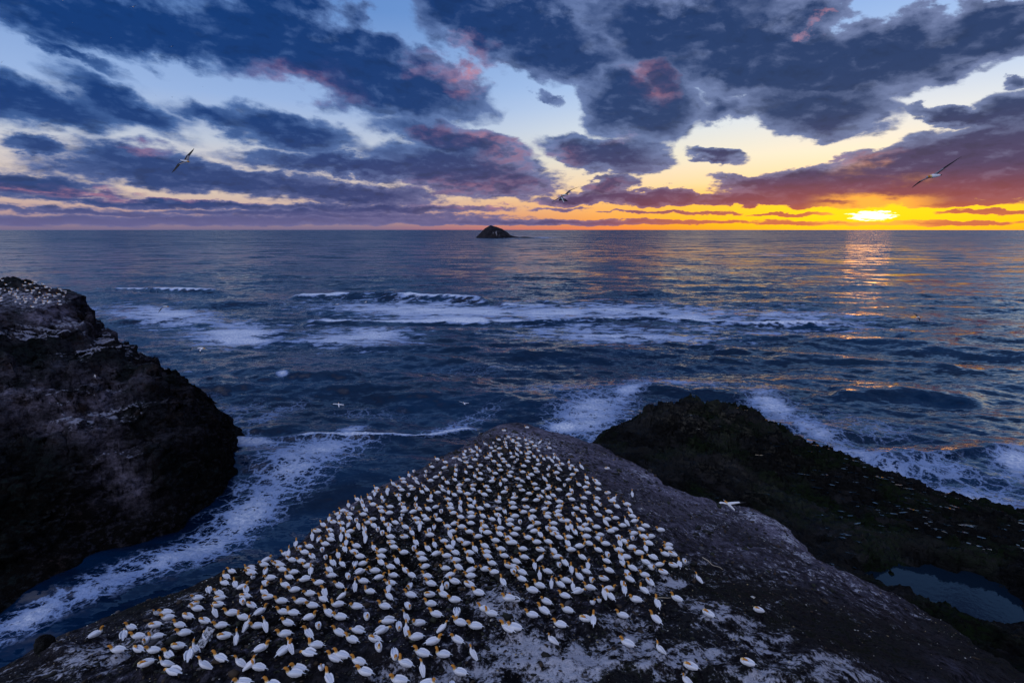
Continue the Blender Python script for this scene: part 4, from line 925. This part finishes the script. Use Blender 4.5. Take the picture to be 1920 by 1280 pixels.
flier('tiny white gannet flying low before the long breaker, right of two', 190, (689, 564), (683, 568), (687, 569), (686.5, 567), (684, 563), (685, 566))
flier('tiny gannet flying low before the long breaker, left of two', 175, (637, 570), (628, 571), (623, 569), (628, 569.5), (641, 571), (636, 570), under=True)
flier('tiny white gannet crossing the dark face of the left stack', 70, (181, 703), (175, 706), (176, 700), (177.5, 703), (179, 710), (178.5, 707))
sky_pts = [(118, 1, 9), (250, 12, 19), (9, 35, 5), (18, 40, 5), (136, 43, 6), (208, 71, 9), (268, 96, 9), (322, 87, 13), (3, 117, 8), (13, 148, 5), (105, 192, 5), (292, 179, 5), (323, 182, 6), (345, 193, 5), (278, 204, 6), (380, 163, 4), (435, 149, 4), (240, 236, 4), (142, 232, 4), (54, 241, 3), (259, 262, 4), (311, 411, 5)]
names = ['at the very top edge, left', 'with wide wings near the top edge', 'left of the close pair in the top left corner', 'right of the close pair in the top left corner', 'below the one at the top edge', 'darkest and plumpest, wings folded back', 'with raised wings below the big cloud', 'with drooping wings right of the others', 'cut by the left edge', 'against the pale gap at far left', 'over the second cloud bank at left', 'leftmost of the trio over the cloud bank', 'middle of the trio over the cloud bank', 'rightmost of the trio over the cloud bank', 'just under the trio', 'in the pale gap beyond the trio', 'alone beneath the great cloud', 'over the pale strip above the large flying bird', 'over the pale strip at far left', 'faintest one low at far left', 'just above the wing of the large flying bird', 'alone low over the horizon at left']
for (sx, sy, wd), nm in zip(sky_pts, names):
    dep = 960*1.75/wd; a = rb.uniform(-.5, .5); k = wd/2; c, s2 = math.cos(a), math.sin(a); u_ = rb.uniform(-.25, .3)*k
    if wd == 9 and sy == 71: a = 1.2; c, s2 = math.cos(a), math.sin(a)
    flier('tiny dark seabird in the sky '+nm, dep, (sx+.2*k*c, sy+.1*k), (sx-.25*k*c, sy+.12*k), (sx-k*c, sy-k*s2-u_), (sx-.45*k*c, sy-.4*k*s2-.6*u_-.3), (sx+k*c, sy+k*s2-u_), (sx+.45*k*c, sy+.4*k*s2-.6*u_-.3), (.4, -.4, 0, 0, 0, 0), under=True, cat='seabird', grp='seabirds circling far up')

# ------------------------------------------------------------------ things lying on the rock
def stick(label, p0, p1, r):
    a = march(np.array([p0[0]]), np.array([p0[1]]), z_smooth); b = march(np.array([p1[0]]), np.array([p1[1]]), z_smooth)
    A_ = Vector((float(a[0][0]), float(a[1][0]), 0)); B_ = Vector((float(b[0][0]), float(b[1][0]), 0)); V, Fa, MI, rg = [], [], [], []
    d = (B_-A_).normalized(); sd = Vector((-d.y, d.x, 0)); n = 9
    for k in range(n):
        f = k/(n-1); c = A_.lerp(B_, f)+sd*.03*math.sin(f*7); c.z = ground(c.x, c.y)+r*1.2+.02
        rg.append((c, r*(1-.5*f), r*(1-.5*f), Vector((0, 0, 1)), sd))
    loft(V, Fa, MI, rg, [0]*(n-1), n=7)
    tag(mesh_obj('driftwood_stick', V, Fa, [M['wood']], mat_idx=MI), label, 'stick')
M['wood'] = plain('bleached_wood', (.46, .38, .27), .8, .2, .3, 6)
stick('long thin pale stick lying on the bare slope right of the colony', (1317, 1045), (1354, 1072), .030)
stick('short pale stick at the lower right edge of the colony', (1228, 1121), (1258, 1123), .022)
bx, by = march(np.array([376.]), np.array([1222.]), z_smooth); bx, by = float(bx[0]), float(by[0]); bz = ground(bx, by)
bm_v, bm_f = [], []
Wd, Hd, Td = .36, .62, .035
for k, (a, b_, c_) in enumerate([(-1, 0, -1), (1, 0, -1), (1, 0, 1), (-1, 0, 1), (-1, 1, -1), (1, 1, -1), (1, 1, 1), (-1, 1, 1)]):
    bm_v.append((a*Wd/2*(1 if b_ == 0 else .96), b_*Hd, c_*Td/2))
bm_f = [(0, 1, 5, 4), (1, 2, 6, 5), (2, 3, 7, 6), (3, 0, 4, 7), (0, 3, 2, 1), (4, 5, 6, 7)]
m_, t, b, o_ = mat('weathered_board'); n_ = t.noise(t.new('ShaderNodeTexCoord').outputs['Object'], 9, 5, .7)
t.put(b.inputs['Base Color'], t.mix(t.mr(n_, .45, .56), (.42, .42, .44), (.05, .05, .055))); b.inputs['Roughness'].default_value = .8
bo = mesh_obj('board', bm_v, bm_f, [m_], smooth=False); bo.location = (bx, by, bz+.06); bo.rotation_euler = (math.radians(38), 0, math.radians(-22))
bv = bo.modifiers.new('bevel', 'BEVEL'); bv.width = .008; bv.segments = 2
tag(bo, 'weathered pale board lying tilted among the birds at lower left', 'board')
def boulder(label, px, py, r, seed, mt, flat_=.8):
    x, y = march(np.array([float(px)]), np.array([float(py)]), z_smooth); x, y = float(x[0]), float(y[0]); n, m2 = 40, 26
    th = np.linspace(0, 2*math.pi, n); ph = np.linspace(-math.pi/2, math.pi/2, m2); T_, P3 = np.meshgrid(th, ph)
    cx, cy, cz = np.cos(P3)*np.cos(T_), np.cos(P3)*np.sin(T_), np.sin(P3)
    q = 1+.28*fbm(cx*1.6+seed, cy*1.6, cz*1.6+9, 4, .55, seed)+.10*ridged(cx*4, cy*4, cz*4+9, 3, seed)
    o = mesh_obj('boulder', np.stack([cx*q*r, cy*q*r, cz*q*r*flat_], -1).reshape(-1, 3), grid_faces(m2, n), [mt], attrs={'guano': np.zeros(n*m2)})
    o.location = (x, y, ground(x, y)+r*.25); tag(o, label, 'boulder')
boulder('black rounded boulder standing on the far left slope of the headland', 89, 1228, .30, 9, bpy.data.materials['wet_black_reef'], 1.15)

# nest litter: stones, weed clods and moulted feathers among the nests (nobody could count it)
def litter(name, label, cat, n, mats_, cols, size, region, thin=1., seed=1):
    r_ = np.random.default_rng(seed)
    ico = np.array([(0, 0, -1), (.72, -.53, -.45), (-.28, -.85, -.45), (-.89, 0, -.45), (-.28, .85, -.45), (.72, .53, -.45), (.28, -.85, .45), (-.72, -.53, .45), (-.72, .53, .45), (.28, .85, .45), (.89, 0, .45), (0, 0, 1)])
    fi = np.array([(0, 1, 2), (1, 0, 5), (0, 2, 3), (0, 3, 4), (0, 4, 5), (1, 5, 10), (2, 1, 6), (3, 2, 7), (4, 3, 8), (5, 4, 9), (1, 10, 6), (2, 6, 7), (3, 7, 8), (4, 8, 9), (5, 9, 10), (6, 10, 11), (7, 6, 11), (8, 7, 11), (9, 8, 11), (10, 9, 11)])
    VV, FF, MM = [], [], []; c = 0
    while c < n:
        x, y = r_.uniform(-24, 26), 11+44*r_.random()**1.6
        px, py = to_px(x, y, float(z_smooth(x, y)))
        if not (-20 < px < 1940 and py < 1300) or r_.random() > region(float(px), float(py)): continue
        if sdf(np.array([x]), np.array([y]), HEAD)[0] < .3: continue
        s_ = size*r_.lognormal(0, .45)*(.7+y/45); R_ = Matrix.Rotation(r_.uniform(0, 6.3), 3, 'Z') @ Matrix.Rotation(r_.normal(0, .3), 3, 'X')
        v = (ico*r_.uniform(.6, 1.25, (12, 1)))*(s_*r_.uniform(.8, 1.6), s_*r_.uniform(.5, 1), s_*.6*thin)
        v = v @ np.array(R_).T+np.array([x, y, ground(x, y)+s_*.15*thin+.004]); VV.append(v); FF.append(fi+c*12); MM += [int(r_.choice(len(mats_), p=cols))]*20; c += 1
    o = mesh_obj(name, np.concatenate(VV), np.concatenate(FF), mats_, smooth=False, mat_idx=MM); tag(o, label, cat, kind='stuff')
def in_col(px, py): return float(blobs(np.array(px), np.array(py), [(830, 1080, 430, 150, 0, 1), (500, 1190, 330, 90, -10, 1), (960, 920, 150, 90, 0, 1)]))
litter('nest_litter', 'dark weed clods and stones strewn between the nests', 'nest litter', 7000, [plain('weed_clod', (.006, .006, .004)), plain('brown_clod', (.035, .022, .012)), plain('grey_stone', (.07, .064, .068)), plain('olive_weed', (.018, .020, .009))], [.50, .24, .10, .16], .055, in_col)
litter('feathers', 'pale moulted feathers and droppings scattered over the rock', 'feathers', 2200, [plain('pale_feather', (.55, .52, .44)), plain('straw', (.34, .26, .13))], [.55, .45], .020, lambda px, py: .25+.75*in_col(px, py), .35, 2)
